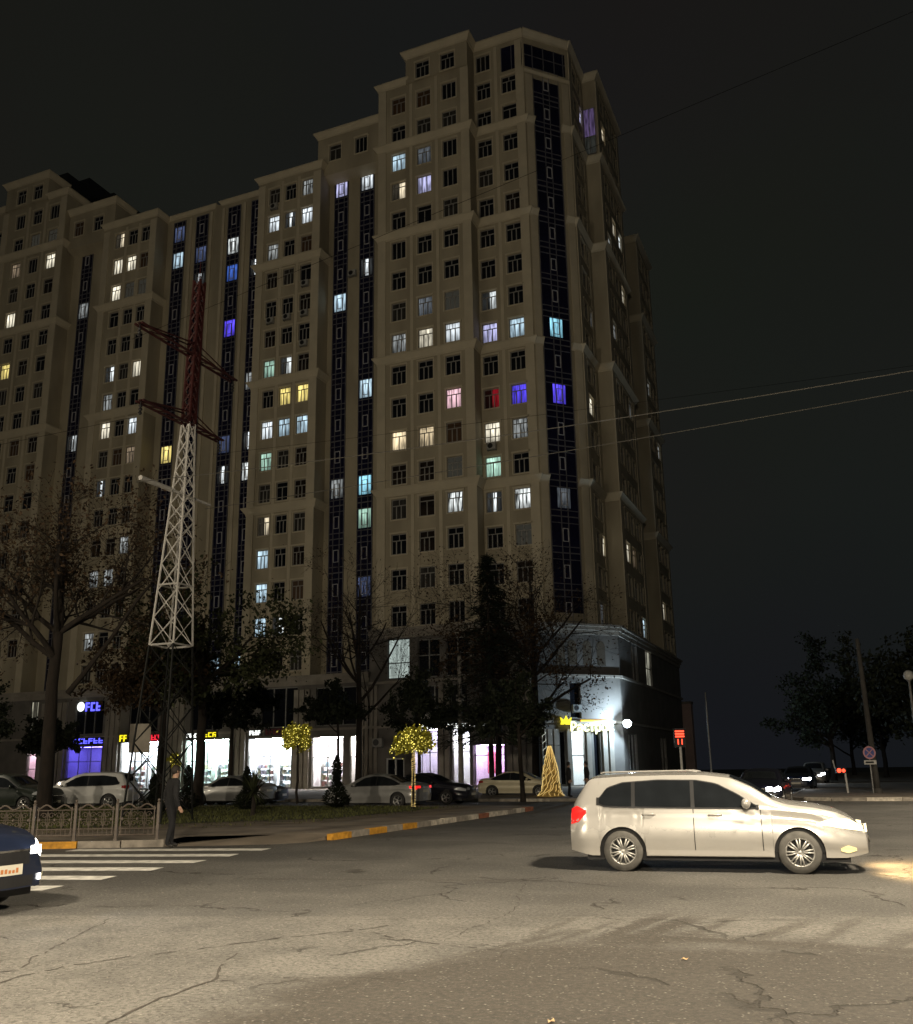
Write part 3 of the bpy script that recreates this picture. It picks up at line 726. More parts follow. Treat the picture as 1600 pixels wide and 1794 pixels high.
# glazed balcony on the narrow return wall high up on the side face
bl = MB(); bl.box(-19.05, -17.95, 82.02, 82.12, 64.4, 67.6); part(bl, 'balcony_glazing', lit('pane_balcony', (.50, .34, .80), .32, lo=.3))
bl = MB(); bl.box(-19.05, -17.95, 82.0, 82.13, 62.4, 64.3); part(bl, 'balcony_front', lit('pane_balcony_low', (.55, .58, .50), .10, lo=.3))
bl = MB()
for x in (-19.1, -18.55, -17.95): bl.box(x, x + .06, 81.94, 82.02, 62.4, 67.6)
for z in (64.32, 67.62, 62.3): bl.box(-19.1, -17.9, 81.95, 82.14, z, z + .06)
part(bl, 'balcony_frame', FRAME)
# rear bulk and roof houses
rb_ = MB(); rb_.box(-99, -19.5, 88.2, 104, 0, 61.5); rb_.box(-36, -20, 86.5, 98, 61.5, 70.0)
part(rb_, 'rear_wall', PLASTER)
rh = MB(); rh.box(-93.5, -88.8, 84.5, 93, 60, 81.3); rh.box(-97.2, -93.5, 85, 92, 60, 83.8); rh.box(-88.8, -85.2, 85.5, 92, 60, 78.6)
part(rh, 'roof_house', BLACKTRIM)

# ---- podium with shops
def podium(o, u, n, a0, a1, zt, ops, mats=(STONE, STONE_L), depth=.35):
    mb = MB(); wall_open(mb, o, u, n, a0, a1, .1, zt, ops, depth)
    P = lambda a, d, z: Vector(o) + u * a - n * d + Vector((0, 0, z))
    mb.quad(P(a0, 0, zt), P(a1, 0, zt), P(a1, 6, zt), P(a0, 6, zt))
    part(mb, 'podium_wall', STONE)
    cb = MB()
    for z0, z1, p in ((zt - .75, zt - .4, .12), (zt - .4, zt - .1, .28), (zt - .1, zt + .08, .45)): cb.obox(o, u, n, a0 - .02, a1 + .02, -1.0 + p * .01, p, z0, z1)
    part(cb, 'cornice', STONE_L)
    for z0, z1, p in ((zt * .0 + 5.02, 5.22, .16), (8.72 if zt > 11 else 5.22, 8.92 if zt > 11 else 5.30, .22))[:2 if zt > 11 else 1]: cb = MB(); cb.obox(o, u, n, a0, a1, -.2, p, z0, z1); part(cb, 'ledge', STONE_L)
YP = 71.35
PD = [(-50.1, -45.6, .25, 4.55), (-43.5, -40.45, .25, 4.5), (-39.75, -38.85, .25, 4.5), (-57.0, -52.2, .25, 4.6), (-64.6, -59.8, .25, 4.6), (-71.3, -66.9, .25, 4.3), (-76.4, -75.2, .25, 4.4),
      (-48.9, -45.1, 5.4, 8.9), (-56.6, -53.0, 5.4, 8.9), (-43.2, -39.2, 5.4, 8.7), (-63.8, -60.4, 5.4, 8.7), (-70.6, -67.0, 5.4, 8.7), (-76.6, -75.5, 5.4, 8.9)]
podium((0, YP, 0), XU, NY, -100, A0 - .3, 9.75, PD)
PA = [(-36.3, -34.6, .15, 2.55), (-33.75, -31.6, .25, 4.9), (-30.25, -28.75, .25, 4.9), (-28.45, -25.8, .25, 3.5), (-36.15, -34.1, 9.1, 12.5), (-33.3, -31.3, 9.1, 12.3), (-30.7, -28.7, 9.1, 12.3), (-27.3, -25.2, 9.1, 12.3), (-33.3, -28.9, 5.5, 8.4)]
podium((0, YP - .05, 0), XU, NY, A0 - .3, -23.2, 13.3, PA)
mb = MB(); mb.quad((A0 - .3, YP + 6, 9.75), (A0 - .3, YP - .05, 9.75), (A0 - .3, YP - .05, 13.3), (A0 - .3, YP + 6, 13.3)); part(mb, 'podium_wall', STONE)
CPo = Vector((-23.2, YP - .05, 0)); LP = 8.1     # podium chamfer, ending near (-18, 76.5)
podium(CPo, DG, DN, 0, LP, 13.0, [(2.2, 2.75, .2, 4.4), (3.3, 4.45, .15, 4.5), (5.3, 5.9, .2, 4.4), (3.3, 4.3, 5.4, 8.3)] + [(a, a + .8, 9.7, 11.3) for a in (2.2, 3.3, 4.7, 6.0)])
CPe = CPo + DG * LP
podium((CPe.x, 0, 0), YU, NX, CPe.y, 107, 13.0, [(CPe.y + 1.6, CPe.y + 5.2, 1.2, 4.3), (88.2, 91.0, 8.9, 12.4), (93, 96, 1, 4.3), (82, 84.5, 8.9, 12.2)])
# fluted pilasters between the shopfronts
pb = MB()
for a0, a1, n_ in ((-38.75, -37.0, 4), (-45.4, -43.7, 3), (-52.0, -50.3, 3), (-59.6, -57.2, 4), (-66.6, -64.8, 3), (-31.45, -30.4, 2), (-25.6, -23.3, 4), (-74.9, -71.5, 5)):
    st = (a1 - a0) / n_
    for i in range(n_): pb = MB(); pb.box(a0 + i * st + .06, a0 + (i + 1) * st - .06, YP - .22, YP + .02, .13, 4.95); pb.box(a0 + i * st + .06, a0 + (i + 1) * st - .06, YP - .20, YP + .02, 4.95, 8.6); part(pb, 'fluted_pilaster', STONE_L)
pb = MB()
for a in (.55, 1.1, 1.65, 2.82, 4.6, 6.1, 6.7): pb = MB(); pb.obox(CPo, DG, DN, a, a + .40, -.02, .14, .13, 4.55); part(pb, 'fluted_pilaster', STONE_L)
# arched heads of the little corner windows, tall upper windows, dark shop glass
ar = MB()
for a in (2.2, 3.3, 4.7, 6.0):
    o_ = CPo + DG * (a + .4); pts = [(.4 * math.cos(t), 11.3 + .42 * math.sin(t)) for t in np.linspace(0, math.pi, 9)] + [(-.4, 9.7), (.4, 9.7)]
    vs = [o_ + DG * p + DN * .012 + Vector((0, 0, z)) for p, z in pts]
    ar.add(vs, [tuple(range(len(vs)))], 0)
part(ar, 'arched_window', GLASS_DIM)
def shop_glass(o, u, n, a0, a1, z0, z1, mat, nv=2, ht=None, d=.2, fm=None):
    """mullioned glass set back in a podium opening"""
    mb = MB()
    mb.obox(o, u, n, a0, a1, -d - .02, -d, z0, z1, 0)
    t = .05
    for i in range(nv + 2):
        a = a0 + (a1 - a0) * i / (nv + 1); mb.obox(o, u, n, max(a0, a - t), min(a1, a + t), -d, -d + .07, z0, z1, 1)
    for z in [z0, z1 - .08] + ([ht] if ht else []): mb.obox(o, u, n, a0, a1, -d, -d + .06, z, z + .08, 1)
    return part(mb, 'shop_window', [mat, fm or STEEL])
O0 = (0, YP, 0); OA = (0, YP - .05, 0)
for a0, a1, z0, z1 in PD[7:]: shop_glass(O0, XU, NY, a0, a1, z0, z1, GLASS, 2)
for a0, a1, z0, z1 in PA[5:8]: shop_glass(OA, XU, NY, a0, a1, z0, z1, GLASS, 1, 10.9)
shop_glass(OA, XU, NY, *PA[8], GLASS, 2); shop_glass(OA, XU, NY, *PA[4], lit('pane_office', (.80, .95, .88), .85, lo=.55), 0, 10.4, fm=BLACKTRIM)
shop_glass(CPo, DG, DN, 3.3, 4.3, 5.4, 8.3, GLASS, 0); shop_glass(CPo, DG, DN, 2.2, 2.75, .2, 4.4, GLASS, 0); shop_glass(CPo, DG, DN, 5.3, 5.9, .2, 4.4, GLASS, 0)
OS = (CPe.x, 0, 0)
shop_glass(OS, YU, NX, CPe.y + 1.6, CPe.y + 5.2, 1.2, 4.3, GLASS, 2); shop_glass(OS, YU, NX, 93, 96, 1, 4.3, GLASS, 1); shop_glass(OS, YU, NX, 82, 84.5, 8.9, 12.2, GLASS, 1)
shop_glass(OS, YU, NX, 88.2, 91.0, 8.9, 12.4, lit('pane_side_office', (.92, .90, .72), .8, lo=.3), 1, 10.6)
shop_glass(O0, XU, NY, *PD[12], lit('pane_banner', (1, .95, .72), .9, lo=.15), 1, 7.2)

# lit shops: a real room with a luminous ceiling behind the mullions
CLEAR, n_, b_ = nodes_of('clear_glass')
tr_ = n_.nodes.new('ShaderNodeBsdfTransparent'); gl_ = n_.nodes.new('ShaderNodeBsdfGlossy'); gl_.inputs['Roughness'].default_value = .03; mxs = n_.nodes.new('ShaderNodeMixShader'); mxs.inputs[0].default_value = .06
n_.links.new(tr_.outputs[0], mxs.inputs[1]); n_.links.new(gl_.outputs[0], mxs.inputs[2]); n_.links.new(mxs.outputs[0], n_.nodes['Material Output'].inputs[0])
GOODS = [M('goods_%d' % i, c, .6, var=.3, scale=9) for i, c in enumerate([(.6, .32, .3), (.34, .5, .6), (.62, .58, .4), (.4, .55, .45), (.65, .64, .62), (.5, .45, .55), (.3, .29, .28)])]
SHELF = M('white_shelf', (.62, .63, .62), .5, var=.08)
def room_mat(nm, col): return M(nm, col, .7, var=.05)
def shop_room(o, u, n, a0, a1, z0, z1, col, es, nv, ht, wallcol, labels, shelves=True, depth=3.2, seed=0):
    o = Vector(o)
    rm = MB(); A_, B_ = a0 - .4, a1 + .4; P = lambda a, d, z: o + u * a - n * d + Vector((0, 0, z)); d0 = .36
    rm.quad(P(A_, depth, z0), P(B_, depth, z0), P(B_, depth, z1), P(A_, depth, z1)); rm.quad(P(A_, d0, z0), P(A_, depth, z0), P(A_, depth, z1), P(A_, d0, z1)); rm.quad(P(B_, depth, z0), P(B_, d0, z0), P(B_, d0, z1), P(B_, depth, z1))
    rm.quad(P(A_, d0, z0), P(B_, d0, z0), P(B_, depth, z0), P(A_, depth, z0), 1)
    rm.quad(P(A_, depth, z1 + .02), P(B_, depth, z1 + .02), P(B_, d0, z1 + .02), P(A_, d0, z1 + .02))
    part(rm, 'shop_interior', [room_mat('shop_wall', wallcol), room_mat('shop_floor', (.4, .38, .35))])
    cl = MB(); nl = max(1, int((a1 - a0) / 1.3))
    for i in range(nl):
        for dd in (.9, 2.0):
            c0 = a0 + (a1 - a0) * (i + .5) / nl; q = .38
            cl.obox(o, u, n, c0 - q, c0 + q, -dd - .35, -dd + .35, z1 - .06, z1 - .03)
    part(cl, 'ceiling_light', glow('shop_light_%d' % seed, col, es * 1.5))
    g = MB(); d = .2; g.obox(o, u, n, a0, a1, -d - .02, -d, z0, z1, 0); t = .035
    for i in range(nv + 2):
        a = a0 + (a1 - a0) * i / (nv + 1); g.obox(o, u, n, max(a0, a - t), min(a1, a + t), -d, -d + .07, z0, z1, 1)
    for z in [z0, z1 - .07, ht]: g.obox(o, u, n, a0, a1, -d, -d + .06, z, z + .07, 1)
    part(g, 'shop_window', [CLEAR, STEEL])
    if shelves:
        rr = random.Random(seed); w = (a1 - a0)
        for (s0, s1), lab in zip(((a0 + .1, a0 + w * .42), (a0 + w * .55, a1 - .1)), labels):
            t_ = thing('display_shelf', lab, 'shelf', P((s0 + s1) / 2, 1.6, z0)); inv = Vector(t_.location)
            sm = MB(); gm = MB()
            for z in (0, .55, 1.1, 1.65): sm.obox(o - inv, u, n, s0, s1, -1.85, -1.35, z0 + z + .02, z0 + z + .06)
            for a in (s0, s1 - .05): sm.obox(o - inv, u, n, a, a + .05, -1.86, -1.34, z0, z0 + 2.0)
            for z in (.06, .61, 1.16, 1.71):
                a = s0 + .08
                while a < s1 - .25:
                    ww = rr.uniform(.1, .3); hh = rr.uniform(.15, .42)
                    gm.obox(o - inv, u, n, a, a + ww, -1.8, -1.42, z0 + z + .001, z0 + z + hh, rr.randrange(7)); a += ww + rr.uniform(.02, .2)
            sm.build('shelf_frame', SHELF, t_); g_ = gm.build('goods', GOODS, t_); g_['kind'] = 'stuff'
WH = (.86, .94, 1.0)
shop_room(O0, XU, NY, *PD[0], WH, 80, 1, 2.9, (.75, .78, .80), ['white shelves of goods in the shop left of the yellow lit tree, left run', 'white shelves of goods in the shop left of the yellow lit tree, right run'], seed=1)
shop_room(O0, XU, NY, *PD[1], (1, .96, .96), 85, 1, 2.7, (.82, .78, .80), ['low white shelving in the bright shop right of the yellow lit tree, left half', 'low white shelving in the bright shop right of the yellow lit tree, right half'], seed=2)
shop_room(O0, XU, NY, *PD[2], (1, .97, .9), 75, 0, 2.7, (.8, .78, .72), [], False, seed=3)
shop_room(O0, XU, NY, *PD[3], (.78, 1.0, .95), 78, 1, 2.6, (.72, .80, .78), ['goods shelves in the pale green pharmacy shop under a yellow sign, left run', 'goods shelves in the pale green pharmacy shop under a yellow sign, right run'], seed=4)
shop_room(O0, XU, NY, *PD[4], WH, 70, 2, 2.7, (.75, .77, .80), ['shelving in the shop behind the blank sign board, left run', 'shelving in the shop behind the blank sign board, right run'], seed=5)
shop_room(O0, XU, NY, *PD[5], (.20, .16, 1.0), 9, 2, 2.8, (.5, .48, .6), [], False, seed=6)
shop_room(O0, XU, NY, *PD[6], (.95, .82, .90), 18, 0, 2.2, (.7, .55, .6), [], False, seed=7)
shop_room(OA, XU, NY, *PA[1], (.88, .82, 1.0), 50, 2, 2.9, (.75, .72, .80), [], False, seed=8)
shop_room(OA, XU, NY, *PA[2], (.95, .95, 1.0), 64, 1, 2.9, (.8, .8, .82), [], False, seed=9)
shop_room(OA, XU, NY, *PA[3], (.85, .68, 1.0), 22, 1, 2.6, (.72, .60, .75), [], False, seed=10)
pp = MB(); pp.obox(OA, XU, NY, -27.9, -27.1, -1.9, -1.8, 1.2, 2.9); part(pp, 'pink_poster', M('pink_poster', (.75, .16, .22), .6, var=.1))
shop_room(CPo, DG, DN, 3.3, 4.45, .15, 4.5, (.86, .97, 1.0), 90, 0, 2.45, (.82, .85, .86), [], False, seed=11)
dr = MB()
for a in (-36.3, -35.5, -34.72): dr.obox(OA, XU, NY, a, a + .12, -.2, -.08, .15, 2.43)
dr.obox(OA, XU, NY, -36.3, -34.6, -.2, -.08, 2.43, 2.55); dr.obox(OA, XU, NY, -36.18, -34.72, -.24, -.2, .15, 2.43, 1)
part(dr, 'entrance_door', [SHELF, GLASS])
# ------------------------------------------------------------------ power-line mast and its wires
TX, TY = -20.1, 24.0
mast = thing('lattice_mast', 'tall lattice power mast, red above and white below, with three cross arms', 'mast', (TX, TY, .13))
def half(z): return float(np.interp(z, [0, 5.5, 12.6, 13.2, 18.0], [.74, .47, .155, .15, .13]))
LEAN = .026
def leg_pt(i, z):
    sx_, sy_ = ((-1, -1), (1, -1), (1, 1), (-1, 1))[i]; a = half(z)
    return Vector((sx_ * a + LEAN * z, sy_ * a, z))
def lattice(z0, z1, zs, mat, r=.03, rb=.016):
    for i in range(4):
        mb = MB(); n = 5; mb.tube([leg_pt(i, z0 + (z1 - z0) * k / n) for k in range(n + 1)], r, 5); mb.build('leg', mat, mast)
    for f in range(4):
        mb = MB(); g = (f + 1) % 4
        for a, b in zip(zs[:-1], zs[1:]):
            mb.tube([leg_pt(f, a), leg_pt(g, b)], rb, 4); mb.tube([leg_pt(g, a), leg_pt(f, b)], rb, 4)
        mb.build('cross_bracing', mat, mast)
lattice(0, 5.45, [.2, 1.3, 2.4, 3.5, 4.5, 5.45], DARKSTEEL, .035, .02)
lattice(5.45, 13.0, list(np.concatenate([np.linspace(5.45, 9, 5), np.linspace(9, 13, 8)[1:]])), WHITEPAINT, .034, .018)
lattice(13.0, 18.3, list(np.linspace(13.0, 18.3, 15)), REDPAINT, .05, .03)
for z in (5.45, 7.4):
    mb = MB()
    for i in range(4): mb.tube([leg_pt(i, z), leg_pt((i + 1) % 4, z)], .03, 4)
    mb.build('collar', WHITEPAINT, mast)
mb = MB()
for k in range(22): 
    z = 13.2 + k * .23; a = half(z) * .9; mb.box(LEAN * z - a * .2, LEAN * z + a, -a * .6, a, z, z + .19)
mb.build('bracing_infill', REDPAINT, mast)  # added boxes fill the red part's right side, standing for dense dark bracing
def arm(z, y0, y1, mat, t):
    mb = MB(); x = LEAN * z; n = 10
    for s in (-1, 1):
        mb.tube([(x + s * t, y0, z), (x + s * t, y1, z)], .045, 5)
        mb.tube([(x + s * t * .2, y0, z + .02), (x + s * t, -.1, z + .42)], .03, 4); mb.tube([(x + s * t * .2, y1, z + .02), (x + s * t, .1, z + .42)], .03, 4)
    for i in range(n):
        a = y0 + (y1 - y0) * i / n; b = y0 + (y1 - y0) * (i + 1) / n
        mb.tube([(x - t, a, z), (x + t, b, z)], .022, 4)
    mb.build('cross_arm', mat, mast)
    for y in (y0 + .06, y1 - .06):
        ib = MB(); ib.lathe([(.02, .0), (.02, -.1), (.07, -.14), (.03, -.2), (.07, -.26), (.03, -.32), (.07, -.38), (.02, -.44), (0, -.44)], 8, (x, y, z - .02)); ib.build('insulator', CONCRETE if mat is WHITEPAINT else BLACKTRIM, mast)
arm(15.45, -2.75, 2.3, REDPAINT, .14); arm(12.95, -2.4, 1.75, REDPAINT, .14)
mb = MB(); z = 10.5; x = LEAN * z
mb.tube([(x, -2.06, z), (x, -.62, z)], .085, 8); mb.tube([(x, -.62, z), (x, 1.45, z)], .05, 8); mb.build('cross_arm', WHITEPAINT, mast)
mb = MB(); mb.tube([(LEAN * 18.3, 0, 18.3), (LEAN * 18.3, 0, 19.1)], [.03, .012], 5); mb.build('spike', REDPAINT, mast)
WIRE = M('aluminium_wire', (.13, .125, .11), .5, .4, var=.1)
WIRE_D = M('dark_wire', (.003, .003, .003), 1., var=.1, spec=0)
def wire(a, b, sag, mat, r, label):
    mb = MB(); a, b = Vector(a), Vector(b); pts = []
    for i in range(41):
        t = i / 40; p = a.lerp(b, t); p.z -= sag * 4 * t * (1 - t); pts.append(p)
    mb.tube(pts, r, 5)
    tag(mb.build('power_line', mat), label, 'wire', 'overhead wires crossing the junction')
xa = TX + .12
wire((xa, TY - 2.06, 10.5), (42, 22.6, 13.2), 1.35, WIRE, .013, 'upper of the two pale overhead wires running off at the right edge')
wire((xa, TY + 1.4, 10.5), (42, 25.4, 13.4), .65, WIRE, .013, 'lower of the two pale overhead wires running off at the right edge')
wire((xa, TY - 2.7, 15.1), (42, 15.0, 21.0), .3, WIRE_D, .006, 'topmost dark overhead wire slanting up past the corner of the tower block')
wire((xa, TY + 1.7, 12.6), (42, 27.5, 12.2), .5, WIRE_D, .005, 'dark overhead wire from the far end of the lower red cross arm')
wire((-75, 20, 14.5), (xa - .2, TY - 2.3, 12.6), .9, WIRE_D, .006, 'dark overhead wire arriving at the red cross arm from the left')

# ------------------------------------------------------------------ trees
def tree(name, label, x, y, h, trunk_r, crown_r, z0, leaf, n_leaf, ls=.16, seed=0, spread=.55, depth=4, bark=BARK, flat=1., extra=None, group=None, nlimb=6, droop=0.):
    rr = random.Random(seed)
    t = thing(name, label, 'tree', (x, y, .13), 0, group)
    tb = MB(); tips = []
    def grow(p, d, L_, r, lev):
        n = 4; pts = [p.copy()]; rad = [r]
        for i in range(n):
            d = (d + Vector((rr.uniform(-1, 1), rr.uniform(-1, 1), rr.uniform(-.4, .8) - droop)) * .17).normalized()
            p = p + d * L_ / n; pts.append(p.copy()); rad.append(max(.006, r * (1 - .55 * (i + 1) / n)))
            if lev >= 2: tips.append((p.copy(), lev))
        tb.tube(pts, rad, 6 if lev < 2 else (4 if lev < 3 else 3), caps=False)
        if lev >= depth: return
        k = rr.randint(3, 4) if lev < depth - 1 else rr.randint(2, 4)
        for j in range(k):
            i = rr.randint(1, n); b = pts[i]
            ax = d.orthogonal().normalized(); ax.rotate(Matrix.Rotation(rr.uniform(0, 6.283), 3, d))
            nd = (d * rr.uniform(.5, 1) + ax * rr.uniform(.5, 1.0)); nd.z = nd.z * flat
            grow(b, nd.normalized(), L_ * rr.uniform(.5, .72), rad[i] * .62, lev + 1)
    th = z0 + (h - z0) * .35
    p = Vector((0, 0, -.05)); pts = [p.copy()]; rad = [trunk_r * 1.25]
    n = 8
    for i in range(n):
        p = p + Vector((rr.uniform(-.05, .05) * trunk_r * 4, rr.uniform(-.05, .05) * trunk_r * 4, th / n)); pts.append(p.copy()); rad.append(trunk_r * (1 - .4 * (i + 1) / n))
    tb.tube(pts, rad, 9, caps=False)
    for j in range(nlimb):
        a = 6.283 * j / nlimb + rr.uniform(-.4, .4); zi = z0 + (th - z0) * rr.random() ** .6
        q = Vector((0, 0, min(zi, th))); i = min(n, max(1, int(q.z / th * n))); b = pts[i]
        d = Vector((math.cos(a) * spread, math.sin(a) * spread, 1 - spread * .6 - droop)).normalized()
        grow(b, d, crown_r * rr.uniform(.75, 1.05), rad[i] * .6, 1)
    grow(p, Vector((rr.uniform(-.1, .1), rr.uniform(-.1, .1), 1)), (h - th) * .55, rad[-1] * .8, 1)
    if extra: 
        for e0, e1, r0 in extra: tb.tube([Vector(e0).lerp(Vector(e1), k / 6) + Vector((rr.uniform(-.05, .05), rr.uniform(-.05, .05), rr.uniform(-.05, .05))) for k in range(7)], [r0 * (1 - .1 * k) for k in range(7)], 6)
    tb.build('trunk', bark, t, smooth=True)
    if n_leaf and tips:
        lb = MB()
        for i in range(n_leaf):
            q, lev = rr.choice(tips); s = ls * rr.uniform(.6, 1.5)
            g = rr.gauss; p = q + Vector((g(0, .32), g(0, .32), g(0, .28))) * (crown_r * .22)
            if p.z < z0 * .75: continue
            a = Vector((g(0, 1), g(0, 1), g(0, 1))).normalized(); b = a.orthogonal().normalized(); b.rotate(Matrix.Rotation(rr.uniform(0, 6.28), 3, a))
            c = a.cross(b) * s * .55; b = b * s
            lb.add([p - b, p + c, p + b, p - c], [(0, 1, 2, 3)])
        lb.build('crown', leaf, t)
    return t
def conifer(name, label, x, y, h, r, z0, n, leaf=LEAF_NEEDLE, seed=0, group=None):
    rr = random.Random(seed); t = thing(name, label, 'tree', (x, y, .13), 0, group)
    tb = MB(); tb.tube([(0, 0, -.05), (0, 0, h * .5), (0, 0, h)], [.16, .1, .02], 7)
    lb = MB()
    for z in np.arange(z0, h, .42):
        R_ = r * (1 - ((z - z0) / (h - z0))) ** .85 * rr.uniform(.8, 1.15)
        for j in range(8):
            a = rr.uniform(0, 6.283); e = Vector((math.cos(a) * R_, math.sin(a) * R_, z - R_ * .22)); tb.tube([(0, 0, z), e * .6 + Vector((0, 0, z * .4)), e], [.03, .02, .006], 3, caps=False)
            for k in range(n):
                f = rr.random() ** .6; p = Vector((0, 0, z)).lerp(e, f) + Vector((rr.gauss(0, .14), rr.gauss(0, .14), rr.gauss(-.05, .14)))
                d = Vector((math.cos(a), math.sin(a), rr.uniform(-.6, .2))).normalized(); w = Vector((-d.y, d.x, rr.uniform(-.4, .4))) * .06; s = rr.uniform(.12, .26)
                lb.add([p - d * s, p + w, p + d * s, p - w], [(0, 1, 2, 3)])
    tb.build('trunk', BARK, t); lb.build('crown', leaf, t); return t

tree('broadleaf_tree', 'big brown leafed tree with thick dark trunk at the left behind the iron fence', -26.0, 25.2, 12.0, .27, 4.0, 4.9, LEAF_BR, 9000, .06, 3, .75, 5, extra=[((.3, .4, 4.3), (2.9, 1.4, 8.3), .10)], nlimb=8)
tree('broadleaf_tree', 'dark green leafy tree just behind the lattice mast', -28.4, 36.6, 11.6, .26, 3.6, 3.6, LEAF_GR, 13000, .10, 11, .7, 4, nlimb=8)
tree('broadleaf_tree', 'dusky tree filling the gap between the leaning trunk and the mast', -30.0, 35.8, 9.6, .20, 2.6, 3.4, LEAF_BR, 8000, .09, 14, .7, 4, nlimb=7)
tree('bare_tree', 'tall nearly bare tree in front of the two dark glazed strips', -27.9, 51.2, 16.2, .22, 4.6, 5.0, LEAF_BR, 1500, .06, 21, .62, 5, nlimb=9)
conifer('spruce_tree', 'tall dark spruce in front of the corner shops', -19.9, 52.8, 14.5, 4.0, 3.6, 26, seed=5)
tree('bare_tree', 'wide bare tree with fine twigs spreading before the building corner', -19.4, 59.6, 18.0, .28, 5.6, 5.5, LEAF_BR, 4200, .07, 33, .8, 5, nlimb=11)
tree('dense_tree', 'tall dense dark tree hiding the front wall left of the corner entrance', -20.6, 56.0, 14.5, .22, 3.6, 4.6, LEAF_BR, 7500, .09, 91, .75, 4, nlimb=9)
tree('street_tree', 'round crowned dark street tree just right of the fluted pilasters', -24.4, 52.4, 7.6, .13, 2.1, 3.7, LEAF_DK, 9000, .10, 41, .85, 3, nlimb=7, group='street trees before the shops')
tree('street_tree', 'slim street tree before the bright white shop windows', -29.0, 50.6, 7.0, .11, 1.7, 3.9, LEAF_DK, 6000, .10, 42, .85, 3, nlimb=6, group='street trees before the shops')
tree('street_tree', 'dark street tree hiding the wall between the two brightest shops', -33.7, 46.4, 8.4, .14, 1.9, 3.6, LEAF_DK, 8500, .10, 43, .8, 3, nlimb=7, group='street trees before the shops')
tree('street_tree', 'thin trunked street tree before the purple lit shop window', -19.2, 52.0, 6.4, .07, 1.6, 3.2, LEAF_DK, 4500, .09, 44, .8, 3, nlimb=5, group='street trees before the shops')
tree('street_tree', 'street tree with grey base trunk beside the pale parked sedan', -14.3, 41.9, 6.6, .12, 1.4, 2.4, LEAF_DK, 4500, .09, 45, .8, 3, nlimb=6, group='street trees before the shops')
tree('street_tree', 'dark street tree below the blue lettered shop sign', -47.5, 46.0, 5.2, .12, 1.7, 2.6, LEAF_DK, 11000, .10, 46, .8, 3, nlimb=7, group='street trees before the shops')
tree('street_tree', 'street tree at the left frame edge near the pink lit window', -45.5, 37.5, 8.0, .16, 2.5, 3.0, LEAF_DK, 12000, .10, 47, .8, 3, nlimb=7, group='street trees before the shops')
# dark trees over the far side of the junction, on the right
for i, (x, y, h, cr_, lb_) in enumerate([(3.5, 66, 11, 4.0, 'dark tree directly behind the leaning concrete pole'), (9, 60, 9.5, 3.6, 'dark tree at the right edge behind the globe lamp'), (-2.0, 88, 12, 4.2, 'dark tree beyond the red signal light'), (2.5, 104, 13, 4.6, 'distant dark tree above the approaching headlights'), (-.5, 126, 13, 4.4, 'farthest dark tree along the side street'), (10, 84, 12, 4.4, 'dark tree set back at the far right')]):
    tree('roadside_tree', lb_, x, y, h, .24, cr_, 2.2, LEAF_DK, 6500, .16, 60 + i, .8, 3, nlimb=8, group='dark trees over the junction on the right')

# small trees wound with lights
def lit_tree(label, x, y, z0, cr_, rz_, n, trunk_lit, seed, fl=1.):
    rr = random.Random(seed); t = thing('lit_tree', label, 'tree', (x, y, .13), 0, 'small trees hung with yellow lights')
    tb = MB(); pts = [(rr.uniform(-.03, .03), rr.uniform(-.03, .03), z) for z in np.linspace(0, z0 + .4, 6)]; tb.tube(pts, [.07, .065, .06, .055, .05, .04], 7); ends = []
    for j in range(16):
        a = rr.uniform(0, 6.283); e = Vector((math.cos(a) * cr_ * rr.uniform(.5, 1), math.sin(a) * cr_ * rr.uniform(.5, 1), z0 + rr.uniform(.2, 1) * rz_)); tb.tube([pts[-1], (e * .5 + Vector((0, 0, z0 * .5 + .25 * rz_))), e], [.03, .02, .008], 4, caps=False); ends.append(e)
    tb.build('trunk', BARK, t)
    fb = MB(); lb = MB(); blobs = [(e * .8 + Vector((0, 0, z0 * .2 + rz_ * .1)), cr_ * rr.uniform(.10, .26)) for e in ends]
    for i in range(n):
        q_, k_ = rr.choice(blobs); p = q_ + Vector((rr.gauss(0, 1), rr.gauss(0, 1), rr.gauss(0, .8))) * k_
        p.z -= fl * .22 * (p.x * p.x + p.y * p.y) / max(.2, cr_)
        s = rr.uniform(.010, .026)
        if i % 3: fb.add([p + Vector((s, 0, 0)), p + Vector((-s, 0, 0)), p + Vector((0, s, 0)), p + Vector((0, -s, 0)), p + Vector((0, 0, s)), p + Vector((0, 0, -s))], [(0, 2, 4), (2, 1, 4), (1, 3, 4), (3, 0, 4), (2, 0, 5), (1, 2, 5), (3, 1, 5), (0, 3, 5)])
        s = rr.uniform(.05, .11); d = Vector((rr.gauss(0, 1), rr.gauss(0, 1), rr.gauss(0, 1))).normalized(); b = d.orthogonal() * s; c = d.cross(b) * .6
        p = p + Vector((rr.gauss(0, .05), rr.gauss(0, .05), rr.gauss(0, .05))); lb.add([p - b, p + c, p + b, p - c], [(0, 1, 2, 3)])
    o = fb.build('fairy_lights', FAIRY, t); o['kind'] = 'stuff'; lb.build('crown', leafmat('lit_leaf', (.30, .28, .03)), t)  # leaf colour carries the yellow cast of the fairy lights
    if trunk_lit:
        gb = MB(); gb.tube([((.085 + rr.uniform(0, .02)) * math.cos(k * 2.1), (.085 + rr.uniform(0, .02)) * math.sin(k * 2.1), .1 + (z0 + .2) * k / 160 + rr.uniform(-.02, .02)) for k in range(161)], .006, 3); gb.build('light_string', GOLD, t)
lit_tree('umbrella shaped tree of yellow lights by the red tail lights', -15.6, 32.9, 2.25, .78, .8, 1500, True, 1, 1.4)
lit_tree('round ball of yellow lights before the bright shop windows', -24.3, 38.6, 2.2, .72, 1.35, 1500, False, 2, .2)
